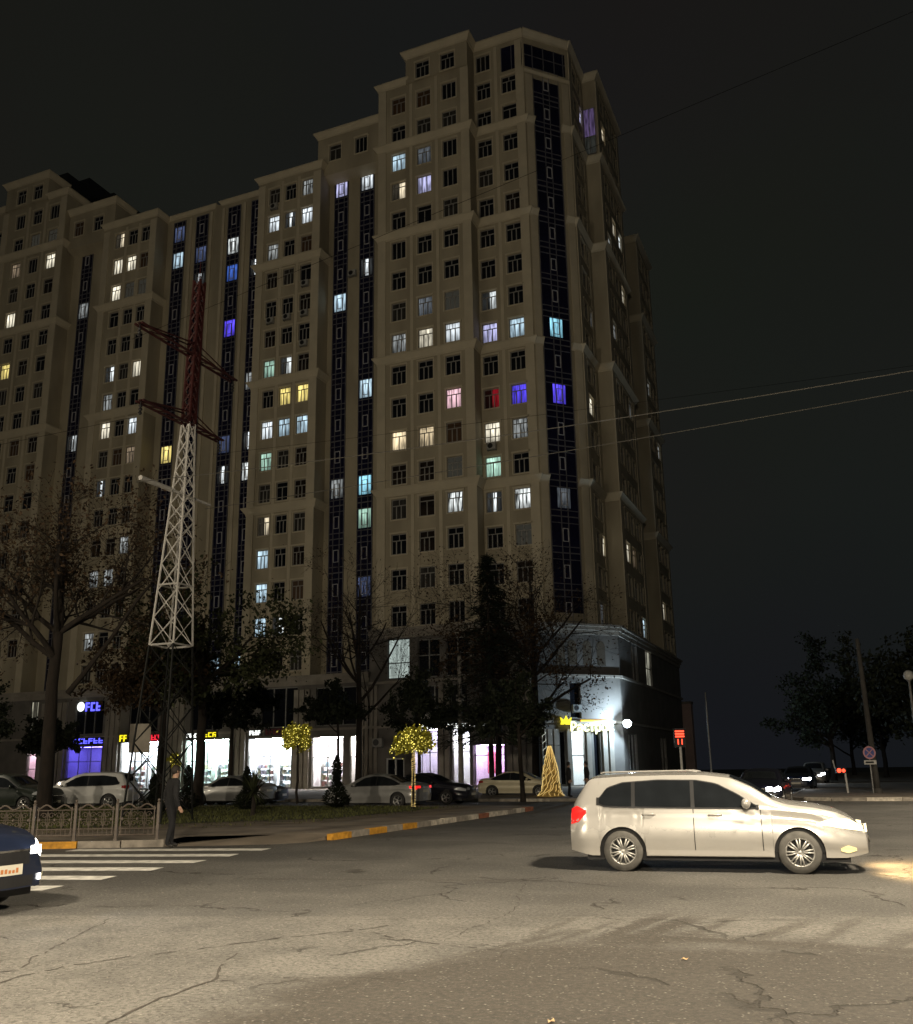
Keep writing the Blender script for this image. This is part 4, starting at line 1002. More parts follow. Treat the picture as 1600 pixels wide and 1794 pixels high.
lit_tree('thin trunk of golden lights beside the standing person', -26.4, 32.4, 1.5, .22, .8, 90, True, 3)
t = thing('light_cone', 'golden cone shaped light decoration with a wide base on the pavement', 'light decoration', (-14.8, 47.9, .13))
mb = MB(); mb.lathe([(r_q * .78, z_q) for r_q, z_q in [(1.0, 0), (.78, .12), (.60, .35), (.52, .55), (.56, .62), (.46, .95), (.50, 1.02), (.42, 1.4), (.46, 1.47), (.34, 1.8), (.22, 2.2), (.06, 2.6)]], 20); mb.build('cone_frame', M('gold_wrap', (.62, .42, .14), .55, var=.35, scale=7, bump=.6, bscale=20), t, smooth=True)
rr = random.Random(4)
for k in range(16):
    gb = MB(); a0 = 6.283 * k / 16; pts = []
    for z, r in zip(np.linspace(.05, 2.55, 18), np.interp(np.linspace(.05, 2.55, 18), [0, .12, .35, .62, 1.0, 1.47, 1.8, 2.2, 2.6], [1.0, .78, .60, .56, .50, .46, .34, .22, .06])): pts.append(((r * .78 + .02) * math.cos(a0 + z * 1.1 + rr.uniform(-.2, .2)), (r * .78 + .02) * math.sin(a0 + z * 1.1 + rr.uniform(-.2, .2)), z))
    gb.tube(pts, .009, 4); gb.build('light_string', GOLD, t)
t = thing('trunk_lights', 'slender post of dim fairy lights standing behind the golden cone', 'light decoration', (-15.6, 49.8, .13))
mb = MB(); mb.tube([(0, 0, 0), (-.05, 0, 2), (-.12, 0, 4.3)], [.09, .08, .05], 7); mb.build('trunk', BARK, t)
gb = MB(); gb.tube([(-.05 * k / 40 + .10 * math.cos(k * .8), .10 * math.sin(k * .8), .3 + 3.8 * k / 80) for k in range(81)], .012, 4); gb.build('light_string', glow('pale_lights', (.9, .95, .8), .7, False), t)
# clipped shrubs, yucca, grass
def topiary(label, x, y, h, r, seed):
    rr = random.Random(seed); t = thing('topiary_shrub', label, 'shrub', (x, y, .14), 0, 'clipped conical shrubs on the lawn')
    tb = MB(); tb.tube([(0, 0, -.05), (0, 0, h * .9)], [.05, .015], 6); tb.build('stem', BARK, t); lb = MB()
    for i in range(2600):
        z = rr.random() ** 1.25; prof = (.72 + .28 * math.sin(z * 9)) * (1 - z) ** .75 * min(1, z * 7 + .45); q = r * prof * (rr.random() ** .3); a = rr.uniform(0, 6.283)
        p = Vector((q * math.cos(a), q * math.sin(a), .06 + z * h)); d = Vector((math.cos(a), math.sin(a), rr.uniform(-.3, 1))).normalized(); s = rr.uniform(.04, .09); b = d * s; c = Vector((-d.y, d.x, rr.uniform(-.5, .5))) * s * .5
        lb.add([p - b, p + c, p + b, p - c], [(0, 1, 2, 3)])
    lb.build('foliage', LEAF_DK, t)
topiary('dark clipped shrub beside the white minivan, leftmost of the clipped shrubs', -31.6, 30.6, 1.75, .62, 1)
topiary('dark clipped shrub just right of the standing person', -25.2, 31.8, 1.7, .62, 2)
topiary('dark clipped shrub in front of the pale sedan under the bright windows', -19.3, 33.6, 2.0, .66, 3)
topiary('dark clipped shrub right behind the yucca', -22.4, 31.9, 1.6, .6, 4)
topiary('low dark bush at the foot of the lattice mast', -23.6, 27.9, 1.35, .6, 5)
t = thing('yucca_plant', 'spiky yucca with sword shaped leaves on the lawn', 'plant', (-19.1, 27.6, .14))
rr = random.Random(9); lb = MB(); tb = MB(); tb.tube([(0, 0, -.05), (.03, 0, .55), (.0, .02, .85)], [.09, .08, .07], 7); tb.build('stem', BARK, t)
for i in range(130):
    a = rr.uniform(0, 6.283); el = rr.uniform(-.5, 1.4); d = Vector((math.cos(a) * math.cos(el), math.sin(a) * math.cos(el), math.sin(el))); l = rr.uniform(.55, .95); w = Vector((-math.sin(a), math.cos(a), 0)) * .03; p = Vector((0, 0, rr.uniform(.6, .9)))
    m_ = p + d * l * .5; e_ = p + d * l - Vector((0, 0, .10)); lb.add([p - w, p + w, m_ + w, m_ - w, e_], [(0, 1, 2, 3), (3, 2, 4)])
lb.build('leaves', LEAF_GR, t)
rr = random.Random(12); gb = MB()
from mathutils.geometry import tessellate_polygon
def inside(x, y, P):
    c = False; n = len(P); j = n - 1
    for i in range(n):
        if (P[i][1] > y) != (P[j][1] > y) and x < (P[j][0] - P[i][0]) * (y - P[i][1]) / (P[j][1] - P[i][1]) + P[i][0]: c = not c
        j = i
    return c
cnt = 0
while cnt < 26000:
    x = rr.uniform(-34, -14.5); y = rr.uniform(13, 35.4)
    if not inside(x, y, turf) or (not inside(x, y, turf2) and rr.random() > .12): continue
    cnt += 1; hgt = rr.uniform(.03, .11); a = rr.uniform(0, 6.283); dx, dy = math.cos(a) * .018, math.sin(a) * .018; lx, ly = rr.gauss(0, .03), rr.gauss(0, .03)
    gb.add([(x - dx, y - dy, .14), (x + dx, y + dy, .14), (x + lx, y + ly, .14 + hgt)], [(0, 1, 2)])
o = gb.build('grass', GRASS); o['kind'] = 'stuff'
# fallen leaves and grit in the foreground
LEAF_LIT = M('dry_leaf', (.50, .33, .16), .7, var=.3)
for i, (x, y, lab) in enumerate([(-1.51, 8.46, 'dry curled leaf lying alone on the dark asphalt'), (-1.98, 6.21, 'dry leaf at the very bottom edge of the picture')]):
    mb = MB(); mb.add([(-.03, 0, .006), (-.009, .018, .02), (.018, .015, .008), (.036, 0, .022), (.018, -.018, .006), (-.012, -.017, .017), (0, 0, .010)], [(0, 1, 6), (1, 2, 6), (2, 3, 6), (3, 4, 6), (4, 5, 6), (5, 0, 6)])
    tag(mb.build('dry_leaf', LEAF_LIT, None, (x, y, 0), i * 1.3), lab, 'leaf')
gb = MB(); rr = random.Random(77)
for i in range(420):
    x = rr.uniform(-9, 3); y = rr.uniform(4.8, 14); s = rr.uniform(.003, .009)
    gb.add([(x - s, y - s, .001), (x + s, y - s * .7, .001), (x + s * .6, y + s, .001), (x - s * .8, y + s, .001), (x, y, s * 1.3)], [(0, 1, 4), (1, 2, 4), (2, 3, 4), (3, 0, 4)])
o = gb.build('grit', M('grit_stone', (.16, .145, .12), .8, var=.4, scale=40)); o['kind'] = 'stuff'

# ------------------------------------------------------------------ the iron fence
fa = Vector((-27.7, front(-27.7) + .22, .13)); fb_ = Vector((-14.8, front(-14.8) + .22, .13))
fd = (fb_ - fa); FL = fd.length; frz = math.atan2(fd.y, fd.x)
fence = thing('iron_fence', 'low ornate brown iron fence with scroll panels along the kerb', 'fence', fa, frz)
npan = 15; pl = FL / npan
def scroll(cx, cz, r, turns, s, flip=1):
    return [(cx + flip * s * (r * (1 - .75 * k / 14)) * math.cos(turns * 6.283 * k / 14), 0, cz + (r * (1 - .75 * k / 14)) * math.sin(turns * 6.283 * k / 14)) for k in range(15)]
pm = MB(); w = pl - .12
pm_rail = MB(); pts = []
for k in range(25):
    a = .06 + w * k / 24; pts.append((a, 0, .86 + .055 * math.cos(6.283 * 2 * k / 24 + 3.14)))
pm_rail.tube(pts, .020, 5); pm_rail.tube([(.06, 0, .78), (.06 + w, 0, .78)], .016, 5); pm_rail.tube([(.06, 0, .30), (.06 + w, 0, .30)], .016, 5); pm_rail.tube([(.06, 0, .14), (.06 + w, 0, .14)], .022, 5)
for a in (.09, w + .03): pm_rail.tube([(a, 0, .14), (a, 0, .86)], .014, 5)
rail_me = pm_rail.mesh('fence_rails', IRON)
for c in (.3, .7):
    x = .06 + w * c
    for s in (1, -1):
        pm.tube(scroll(x + s * .085, .65, .075, 1.2, s), .009, 4); pm.tube(scroll(x + s * .085, .43, .075, 1.2, s, 1), .009, 4); pm.tube([(x + s * .01, 0, .36), (x + s * .05, 0, .54), (x + s * .01, 0, .72)], .009, 4)
    pm.tube([(x, 0, .30), (x, 0, .78)], .010, 4)
for c in np.linspace(.06, .94, 8): pm.tube([(.06 + w * c, 0, .14), (.06 + w * c, 0, .30)], .008, 4)
for c in (.08, .5, .92): pm.lathe([(0, -.05), (.03, -.02), (.03, .02), (0, .05)], 6, (.06 + w * c, 0, .54))
pm.tube([(.06, 0, .545), (.06 + w, 0, .545)], .008, 4); scr_me = pm.mesh('fence_scrolls', IRON)
pb = MB(); pb.box(-.035, .035, -.035, .035, -.12, .92); pb.box(-.05, .05, -.05, .05, -.02, .04); pb.lathe([(.05, .92), (.055, .94), (.02, .965), (.042, 1.0), (.03, 1.035), (0, 1.05)], 10)
post_me = pb.mesh('fence_post', IRON)
for i in range(npan + 1):
    link(post_me, 'post', fence, (i * pl, 0, 0)).scale = (.8, .8, .87)
    if i < npan: link(rail_me, 'rail', fence, (i * pl, 0, 0)).scale = (1, 1, .87); link(scr_me, 'scroll_panel', fence, (i * pl, 0, 0)).scale = (1, 1, .87)
# ------------------------------------------------------------------ vehicles
def curve(pts):
    xs, ys = [p[0] for p in pts], [p[1] for p in pts]
    gx = np.linspace(min(xs), max(xs), 600); gy = np.interp(gx, xs, ys); k = np.hanning(25); k /= k.sum()
    gs = np.convolve(np.pad(gy, 12, mode='edge'), k, 'valid')
    return lambda x: float(np.interp(x, gx, gs))
class Car:
    """half-surface y(x, z) with wheel arches; x runs from the tail (0) to the nose (L)"""
    def __init__(s, L, W, top, belt, xw, rw, sill=.24, nose=.5, tail=.35, tumble=.24, crown=.05):
        s.L, s.W, s.xw, s.rw, s.sill, s.nose, s.tail, s.tumble, s.crown = L, W, xw, rw, sill, nose, tail, tumble, crown
        s.top = curve(top); s.belt = curve(belt); s.zr = max(p[1] for p in top)
    def plan(s, x):
        w = s.W / 2; k = 1.
        d = s.L - x
        if d < s.nose: k -= .30 * ((s.nose - d) / s.nose) ** 2.4
        if x < s.tail: k -= .16 * ((s.tail - x) / s.tail) ** 2.4
        return w * k
    def y(s, x, z):
        w = s.plan(x); zb = s.belt(x)
        if z <= zb:
            t = (z - s.sill) / max(.05, zb - s.sill); t = min(1, max(0, t))
            k = .945 + .055 * math.sin(math.pi * min(1, t * 1.05 + .18)) - .012 * max(0, math.sin(t * 9.2)); y = w * k
            y += .014 * min(1, max(0, (.80 - t) / .045)) * min(1, max(0, (t - .25) / .3)) - .008 * min(1, max(0, (.30 - t) / .04))
        else:
            y0 = w * (.945 + .055 * math.sin(math.pi * min(1, 1.05 + .18))) - .012 * w * max(0, math.sin(9.2)); y = y0 * (1 - s.tumble * (z - zb) / max(.1, s.zr - zb))
        e = (s.top(x) - z) / .09
        if e < 1: y -= .05 * (1 - max(0, e)) ** 2
        return y
    def low(s, x):
        z = s.sill + .05 * max(0, (x - (s.L - .3)) / .3) + .07 * max(0, (.35 - x) / .35)
        for xc in s.xw:
            R_ = s.rw + .055
            if abs(x - xc) < R_: z = max(z, s.rw + math.sqrt(R_ * R_ - (x - xc) ** 2))
        return z
    def body(s, n=96, m=13):
        xs = set(np.linspace(0, s.L, n))
        for xc in s.xw:
            R_ = s.rw + .055
            xs |= {xc + R_ * math.cos(a) for a in np.linspace(0, math.pi, 19)} | {xc + R_ * 1.001, xc - R_ * 1.001}
        xs = sorted(x for x in xs if 0 <= x <= s.L); mb = MB()
        for side in (1, -1):
            base = len(mb.v)
            for x in xs:
                z0, z1 = s.low(x), s.top(x)
                for j in range(m):
                    z = z0 + (z1 - z0) * (j / (m - 1)) ** .9; mb.v.append((x, side * s.y(x, z), z))
            for i in range(len(xs) - 1):
                for j in range(m - 1):
                    q = (base + i * m + j, base + (i + 1) * m + j, base + (i + 1) * m + j + 1, base + i * m + j + 1)
                    mb.f.append(q if side < 0 else q[::-1]); mb.m.append(0)
        # top closure, nose and tail faces
        K = 9; base = len(mb.v)
        for x in xs:
            yt = s.y(x, s.top(x))
            for k in range(K):
                u = -1 + 2 * k / (K - 1); mb.v.append((x, -u * yt, s.top(x) + s.crown * (1 - u * u)))
        for i in range(len(xs) - 1):
            for k in range(K - 1):
                q = (base + i * K + k, base + (i + 1) * K + k, base + (i + 1) * K + k + 1, base + i * K + k + 1); mb.f.append(q[::-1]); mb.m.append(0)
        for x, sg in ((s.L, 1), (0, -1)):
            base = len(mb.v); z0, z1 = s.low(x), s.top(x)
            for j in range(8):
                z = z0 + (z1 - z0) * j / 7; yy = s.y(x, z)
                for k in range(K):
                    u = -1 + 2 * k / (K - 1); mb.v.append((x + sg * .07 * (1 - u * u), u * yy, z + (s.crown * (1 - u * u) if j == 7 else 0)))
            for j in range(7):
                for k in range(K - 1):
                    q = (base + j * K + k, base + j * K + k + 1, base + (j + 1) * K + k + 1, base + (j + 1) * K + k); mb.f.append(q if sg > 0 else q[::-1]); mb.m.append(0)
        return mb
    def patch(s, lo, hi, x0, x1, off, side, n=26, m=9):
        """a piece of the flank between two height curves, set proud by off"""
        lo = lo if callable(lo) else curve(lo); hi = hi if callable(hi) else curve(hi); mb = MB()
        for i in range(n + 1):
            x = x0 + (x1 - x0) * i / n; a, b = lo(x), max(lo(x) + .001, hi(x))
            for j in range(m): z = a + (b - a) * j / (m - 1); mb.v.append((x, side * (s.y(x, z) + off), z))
        for i in range(n):
            for j in range(m - 1):
                q = (i * m + j, (i + 1) * m + j, (i + 1) * m + j + 1, i * m + j + 1); mb.f.append(q if side < 0 else q[::-1]); mb.m.append(0)
        return mb
    def screen(s, x0, x1, off, inset=.10):
        mb = MB(); n, K = 12, 9
        for i in range(n + 1):
            x = x0 + (x1 - x0) * i / n; yt = s.y(x, s.top(x)) - inset
            for k in range(K):
                u = -1 + 2 * k / (K - 1); mb.v.append((x + (off if x1 > s.L / 2 else -off) * .7, -u * yt, s.top(x) + s.crown * (1 - (u * yt / (yt + inset)) ** 2) + off))
        for i in range(n):
            for k in range(K - 1):
                q = (i * K + k, (i + 1) * K + k, (i + 1) * K + k + 1, i * K + k + 1); mb.f.append(q[::-1]); mb.m.append(0)
        return mb
    def end(s, front, z0, z1, y0, y1, off, n=12, m=3, d=.07):
        mb = MB(); x = s.L if front else 0; sg = 1 if front else -1
        for i in range(n + 1):
            yy = y0 + (y1 - y0) * i / n
            for j in range(m):
                z = z0 + (z1 - z0) * j / (m - 1); u = yy / s.y(x, z); mb.v.append((x + sg * (d * (1 - u * u) + off), yy, z))
        for i in range(n):
            for j in range(m - 1):
                q = (i * m + j, (i + 1) * m + j, (i + 1) * m + j + 1, i * m + j + 1); mb.f.append(q if sg > 0 else q[::-1]); mb.m.append(0)
        return mb

def wheel_meshes(r, w, rimmat, tyremat, spokes):
    t = MB(); t.lathe([(r * .66, -w / 2), (r * .94, -w / 2), (r, -w / 2 + .03), (r, w / 2 - .03), (r * .94, w / 2), (r * .66, w / 2), (r * .62, 0), (r * .66, -w / 2)], 28, axis='y')
    rm = MB(); rm.lathe([(r * .66, -w / 2 + .01), (r * .68, -w / 2 - .002), (r * .62, -w / 2 + .015), (r * .60, 0)], 28, axis='y'); rm.lathe([(r * .14, -w / 2 + .02), (r * .12, -w / 2 + .004), (0, -w / 2 + .004)], 12, axis='y')
    for k in range(spokes):
        a = 6.283 * k / spokes
        for da in (-.13, .13):
            c0, s0 = math.cos(a + da * 1.6), math.sin(a + da * 1.6); c1, s1 = math.cos(a + da), math.sin(a + da)
            rm.tube([(r * .10 * c0, -w / 2 + .012, r * .10 * s0), (r * .63 * c1, -w / 2 + .016, r * .63 * s1)], .014, 4)
    rm.lathe([(r * .60, -.02), (r * .3, -.01), (0, -.01)], 20, axis='y', mi=1)
    return t.mesh('tyre', tyremat, True), rm.mesh('rim', [rimmat, BLACKTRIM], True)

def make_car(name, label, loc, rz, c, paint, win, screens, head, tail, opt, group=None, cat='car'):
    t = thing(name, label, cat, loc, rz, group)
    body = c.body(opt.get('n', 96)).build('body', paint, t, smooth=True)
    ub = MB(); ub.box(.25, c.L - .25, -c.W * .40, c.W * .40, .16, .42)
    for xc in c.xw: ub.box(xc - c.rw - .05, xc + c.rw + .05, -c.W * .43, c.W * .43, .30, c.rw * 2 + .06)
    ub.build('underbody', BLACKTRIM, t)
    for sd in (1, -1):
        lo, hi, x0, x1 = win; e = .028
        LO, HI = curve(lo), curve(hi)
        c.patch(lambda x: LO(x) - e, lambda x: HI(x) + e * .6, x0 - e * 1.5, x1 + e * 1.5, .006, sd, 60).build('window_trim', BLACKTRIM, t, smooth=True)
        sp = opt.get('pillars', []); xs = [x0] + sp + [x1]
        for a, b in zip(xs[:-1], xs[1:]):
            a2 = a + (.03 if a != x0 else 0); b2 = b - (.03 if b != x1 else 0)
            c.patch(LO, HI, a2, b2, .012, sd, 30).build('side_window', CARGLASS, t, smooth=True)
        for x in opt.get('handles', []):
            z = c.belt(x) - .11; mb = MB(); yy = c.y(x, z); mb.tube([(x - .10, sd * (yy + .005), z), (x - .06, sd * (yy + .035), z + .004), (x + .06, sd * (yy + .035), z + .004), (x + .10, sd * (yy + .005), z)], .016, 6); mb.build('door_handle', paint, t, smooth=True)
        for x in opt.get('gaps', []):
            zz = np.linspace(c.low(x) + .05, c.belt(x) - .02, 8); mb = MB()
            for a, b in zip(zz[:-1], zz[1:]): mb.quad((x - .006, sd * (c.y(x, a) + .002), a), (x + .006, sd * (c.y(x, a) + .002), a), (x + .006, sd * (c.y(x, b) + .002), b), (x - .006, sd * (c.y(x, b) + .002), b))
            if opt.get('gaps'): mb.build('door_gap', BLACKTRIM, t)
        if 'mirror' in opt:
            x = opt['mirror']; z = c.belt(x) + .07; yy = c.y(x, c.belt(x)); mb = MB()
            mb.lathe([(0, 0), (.05, .01), (.085, .06), (.095, .14), (.08, .21), (.04, .235), (0, .24)], 12, axis='y')
            v = [(x + p[0] * .75, sd * (yy - .02 + p[1] * 1.0), z + p[2] * .85) for p in mb.v]; m2 = MB(); m2.v = v; m2.f = [f if sd > 0 else f for f in mb.f]; m2.m = mb.m; m2.build('wing_mirror', opt.get('mirror_mat', paint), t, smooth=True)
        if head:
            hl, hm = head; c.patch(hl[0], hl[1], hl[2], hl[3], .006, sd, 14).build('headlight', hm, t, smooth=True)
        if tail:
            tl, tm = tail; c.patch(tl[0], tl[1], tl[2], tl[3], .006, sd, 10).build('tail_light', tm, t, smooth=True)
        if opt.get('fog') and (sd in opt['fog'][4]): c.patch(opt['fog'][0], opt['fog'][1], opt['fog'][2], opt['fog'][3], .008, sd, 10).build('fog_lamp', FOG, t, smooth=True)
        if opt.get('sidetrim', True):
            x0_, x1_ = c.xw[0] + c.rw + .07, c.xw[1] - c.rw - .07
            c.patch(lambda x: c.sill + .01, lambda x: c.sill + .09, x0_, x1_, .012, sd, 10).build('sill_trim', opt.get('sill_mat', paint), t, smooth=True)
    for nm, (a, b) in zip(('windscreen', 'rear_window'), screens):
        c.screen(a, b, .006).build(nm, CARGLASS, t, smooth=True)
    yh = c.y(c.L, .5)
    if opt.get('front', True):
        g = opt.get('grille', (.58, .70)); c.end(True, g[0], g[1], -yh * .62, yh * .62, .004).build('grille', BLACKTRIM, t); c.end(True, .30, .42, -yh * .75, yh * .75, .004).build('lower_grille', BLACKTRIM, t)
        c.end(True, g[1], g[1] + .025, -yh * .64, yh * .64, .010).build('chrome_strip', CHROME, t)
        for sd in (1, -1):
            if head: z0, z1 = opt.get('hz', (.62, .76)); c.end(True, z0, z1, sd * yh * .64, sd * yh * .985, .006, 6).build('headlight', head[1], t) if sd > 0 else c.end(True, z0, z1, -yh * .985, -yh * .64, .006, 6).build('headlight', head[1], t)
    zp = opt.get('plate_z', (.40, .51))
    for fr in (True, False):
        p = c.end(fr, zp[0] + (0 if fr else .25), zp[1] + (0 if fr else .25), -.26, .26, .014).build('number_plate', PLATE, t)
        if opt.get('plate_marks') and fr:
            mb = MB(); rr = random.Random(3)
            for i in range(8):
                y0 = -.23 + i * .055; h0 = rr.uniform(.035, .06); k = c.end(True, zp[0] + .025, zp[0] + .025 + h0, y0, y0 + .036, .017, 2, 2); o_ = len(mb.v); mb.v += k.v; mb.f += [tuple(q + o_ for q in f) for f in k.f]; mb.m += k.m
            mb.build('plate_marks', PLATE_TXT, p)
    tm, rmm = wheel_meshes(c.rw, .205, opt.get('rim', RIM), opt.get('tyre', RUBBER), opt.get('spokes', 5))
    for xc in c.xw:
        for sd in (1, -1):
            w = bpy.data.objects.new('wheel', None); C.objects.link(w); w.parent = t; w.location = (xc, sd * (c.W / 2 - .115), c.rw); w.rotation_euler = (0, opt.get('spin', .4) + xc, 0 if sd < 0 else math.pi)
            link(tm, 'tyre', w); link(rmm, 'rim', w)
    return t

def wagon_shape():
    top = [(0, .80), (.02, .95), (.10, 1.08), (.30, 1.375), (.42, 1.40), (.9, 1.425), (1.6, 1.435), (2.1, 1.43), (2.5, 1.38), (2.8, 1.25), (3.12, 1.045), (3.3, .985), (3.7, .935), (4.0, .865), (4.2, .77), (4.32, .66), (4.36, .60)]
    belt = [(0, .86), (.5, .96), (1.5, .955), (3.0, .935), (3.6, .88), (4.36, .60)]
    return Car(4.38, 1.70, top, belt, (.83, 3.43), .305, sill=.235, nose=.55)
def sedan_shape(hh=1.44):
    k = hh / 1.44
    top = [(0, .80 * k), (.04, .96 * k), (.3, 1.02 * k), (.75, 1.04 * k), (1.05, 1.16 * k), (1.45, 1.34 * k), (1.9, 1.39 * k), (2.4, 1.385 * k), (2.75, 1.28 * k), (3.25, 1.02 * k), (3.5, .955 * k), (4.0, .89 * k), (4.3, .80 * k), (4.5, .62 * k)]
    belt = [(0, .88 * k), (.6, .95 * k), (2, .94 * k), (3.2, .90 * k), (3.9, .82 * k), (4.5, .6 * k)]
    return Car(4.52, 1.76, top, belt, (.85, 3.55), .32, sill=.23, nose=.6)
def suv_shape():
    top = [(0, .9), (.04, 1.1), (.14, 1.25), (.35, 1.60), (.6, 1.64), (1.5, 1.66), (2.3, 1.64), (2.6, 1.56), (3.25, 1.16), (3.5, 1.09), (4.0, 1.03), (4.3, .95), (4.48, .72)]
    belt = [(0, .95), (.6, 1.09), (2.6, 1.06), (3.4, 1.03), (4.48, .7)]
    return Car(4.5, 1.84, top, belt, (.86, 3.55), .345, sill=.30, nose=.5)
WAGON_WIN = ([(.48, 1.02), (.56, .985), (.8, .975), (2.0, .955), (2.75, .945), (2.86, .945)], [(.48, 1.08), (.60, 1.24), (.85, 1.32), (1.4, 1.355), (2.0, 1.345), (2.3, 1.29), (2.6, 1.135), (2.86, .965)], .48, 2.86)
SEDAN_WIN = ([(.82, 1.0), (1.0, .965), (2.0, .955), (3.0, .93), (3.08, .93)], [(.82, 1.02), (1.2, 1.19), (1.6, 1.305), (2.1, 1.325), (2.5, 1.25), (2.8, 1.09), (3.08, .945)], .82, 3.08)
SUV_WIN = ([(.45, 1.16), (.7, 1.12), (2.9, 1.09), (3.1, 1.09)], [(.45, 1.22), (.62, 1.46), (1.2, 1.54), (2.2, 1.53), (2.5, 1.45), (3.1, 1.11)], .45, 3.1)
PEARL = M('pearl_paint', (.50, .485, .455), .24, .35, var=.03, scale=1.5, coat=.8)
def dusty(m, col, z0, z1):
    n = m.node_tree; b = n.nodes['Principled BSDF']; src = b.inputs['Base Color'].links[0].from_socket
    tc = n.nodes.new('ShaderNodeTexCoord'); sp = n.nodes.new('ShaderNodeSeparateXYZ'); n.links.new(tc.outputs['Object'], sp.inputs[0])
    no = n.nodes.new('ShaderNodeTexNoise'); no.inputs['Scale'].default_value = 5; no.inputs['Detail'].default_value = 6; n.links.new(tc.outputs['Object'], no.inputs['Vector'])
    ad = n.nodes.new('ShaderNodeMath'); ad.operation = 'MULTIPLY_ADD'; ad.inputs[1].default_value = .5; n.links.new(no.outputs['Fac'], ad.inputs[0]); n.links.new(sp.outputs['Z'], ad.inputs[2])
    mr = n.nodes.new('ShaderNodeMapRange'); mr.inputs['From Min'].default_value = z0 + .25; mr.inputs['From Max'].default_value = z1 + .25; mr.inputs['To Min'].default_value = .75; mr.inputs['To Max'].default_value = .05; n.links.new(ad.outputs[0], mr.inputs['Value'])
    mx = n.nodes.new('ShaderNodeMix'); mx.data_type = 'RGBA'; n.links.new(mr.outputs[0], mx.inputs[0]); n.links.new(src, mx.inputs[6]); mx.inputs[7].default_value = tuple(col) + (1,); n.links.new(mx.outputs[2], b.inputs['Base Color'])
    rm = n.nodes.new('ShaderNodeMapRange'); rm.inputs['To Min'].default_value = b.inputs['Roughness'].default_value; rm.inputs['To Max'].default_value = .8; n.links.new(mr.outputs[0], rm.inputs['Value']); n.links.new(rm.outputs[0], b.inputs['Roughness'])
dusty(PEARL, (.42, .395, .355), .25, .62)
NAVY = M('navy_paint', (.012, .018, .040), .3, .2, var=.1, coat=.6)
BLACKP = M('black_paint', (.008, .008, .014), .3, .1, var=.1, coat=.5)
SILVER = M('silver_paint', (.33, .33, .32), .35, .4, var=.05, coat=.4)
WHITEP = M('white_paint', (.55, .55, .53), .35, .0, var=.05, coat=.4)
CREAMP = M('cream_paint', (.52, .47, .33), .35, .1, var=.05, coat=.4)
GREENP = M('dark_green_paint', (.012, .018, .014), .35, .1, var=.1, coat=.4)

# the moving estate car; its tail sits at x = -4.40
w = wagon_shape()
hero_a = R(5.5); ux, uy = math.cos(hero_a), math.sin(hero_a)
hx, hy = -3.59, 15.09 + .75
hero = make_car('estate_car', 'pearl beige estate car with lit headlamps crossing the junction', (hx - .83 * ux, hy - .83 * uy, 0), hero_a, w, PEARL, WAGON_WIN, [(2.50, 3.10), (.06, .29)],
    (([(3.70, .70), (3.95, .66), (4.33, .60)], [(3.70, .72), (3.95, .80), (4.15, .775), (4.33, .68)], 3.70, 4.345), HEADLIGHT_W),
    (([(.01, .70), (.15, .74), (.27, .87)], [(.01, .93), (.12, .98), (.27, .91)], .012, .27), glow('tail_lit', (1, .015, .012), .75)),
    dict(n=150, pillars=[1.02, 1.93], handles=[1.25, 2.25], gaps=[1.93, 2.92], mirror=2.72, rim=M('dusty_rim', (.50, .49, .46), .4, .5, var=.1), tyre=RUBBER_D, spokes=8, fog=([(4.0, .33), (4.1, .30), (4.22, .33)], [(4.0, .37), (4.1, .41), (4.22, .37)], 4.0, 4.22, (1, -1)), hz=(.58, .70), grille=(.56, .63), plate_z=(.40, .50)))
mb = MB()
for sd in (1, -1): mb.tube([(.5, sd * .56, 1.475), (.56, sd * .56, 1.49), (1.9, sd * .56, 1.50), (2.02, sd * .56, 1.478)], .012, 6)
mb.build('roof_rail', PEARL, hero)
w.end(False, .62, .76, -.80, -.62, .010, 4).build('reflector', WHITEP, hero)
def beam(par, x, y, z, col, p, ang=60, tilt=8):
    l = bpy.data.lights.new('headlamp_beam', 'SPOT'); l.energy = p; l.color = col; l.spot_size = R(ang); l.spot_blend = .9; l.shadow_soft_size = .06
    o = bpy.data.objects.new('headlamp_beam', l); C.objects.link(o); o.parent = par; o.location = (x + (.12 if ang > 100 else 0), y, z)
    # spot looks down -Z ; turn it to +X
    d = Vector((math.cos(R(tilt)), 0, -math.sin(R(tilt)))); o.rotation_euler = d.to_track_quat('-Z', 'Y').to_euler()
for sd in (1, -1): beam(hero, 4.48, sd * .62, .64, (1, .66, .30), 300, 155, 38)

# the navy car entering at the left edge
nv = sedan_shape(1.50)
navy = make_car('sedan_car', 'dark navy sedan with white headlamps nosing in at the left edge', (-9.45 - 4.52, 8.66, 0), R(-1), nv, NAVY, SEDAN_WIN, [(2.76, 3.30), (.72, 1.4)],
    (([(4.0, .70), (4.5, .62)], [(4.0, .73), (4.25, .82), (4.5, .74)], 4.0, 4.50), HEADLIGHT), (([(.0, .80), (.3, .84)], [(.0, .93), (.3, .93)], .01, .3), TAIL_OFF),
    dict(mirror=2.95, hz=(.66, .755), grille=(.55, .70), plate_z=(.44, .56), plate_marks=True, fog=([(4.2, .30), (4.42, .30)], [(4.2, .42), (4.42, .42)], 4.2, 4.42, (1, -1)), pillars=[1.95], gaps=[2.0, 3.1]))
for sd in (1, -1):
    q = nv.end(True, .35, .42, min(sd * .53, sd * .59), max(sd * .53, sd * .59), .012, 4); q.build('fog_lamp', HEADLIGHT, navy)
for sd in (1, -1): beam(navy, 4.62, sd * .62, .66, (.90, .95, 1), 45)

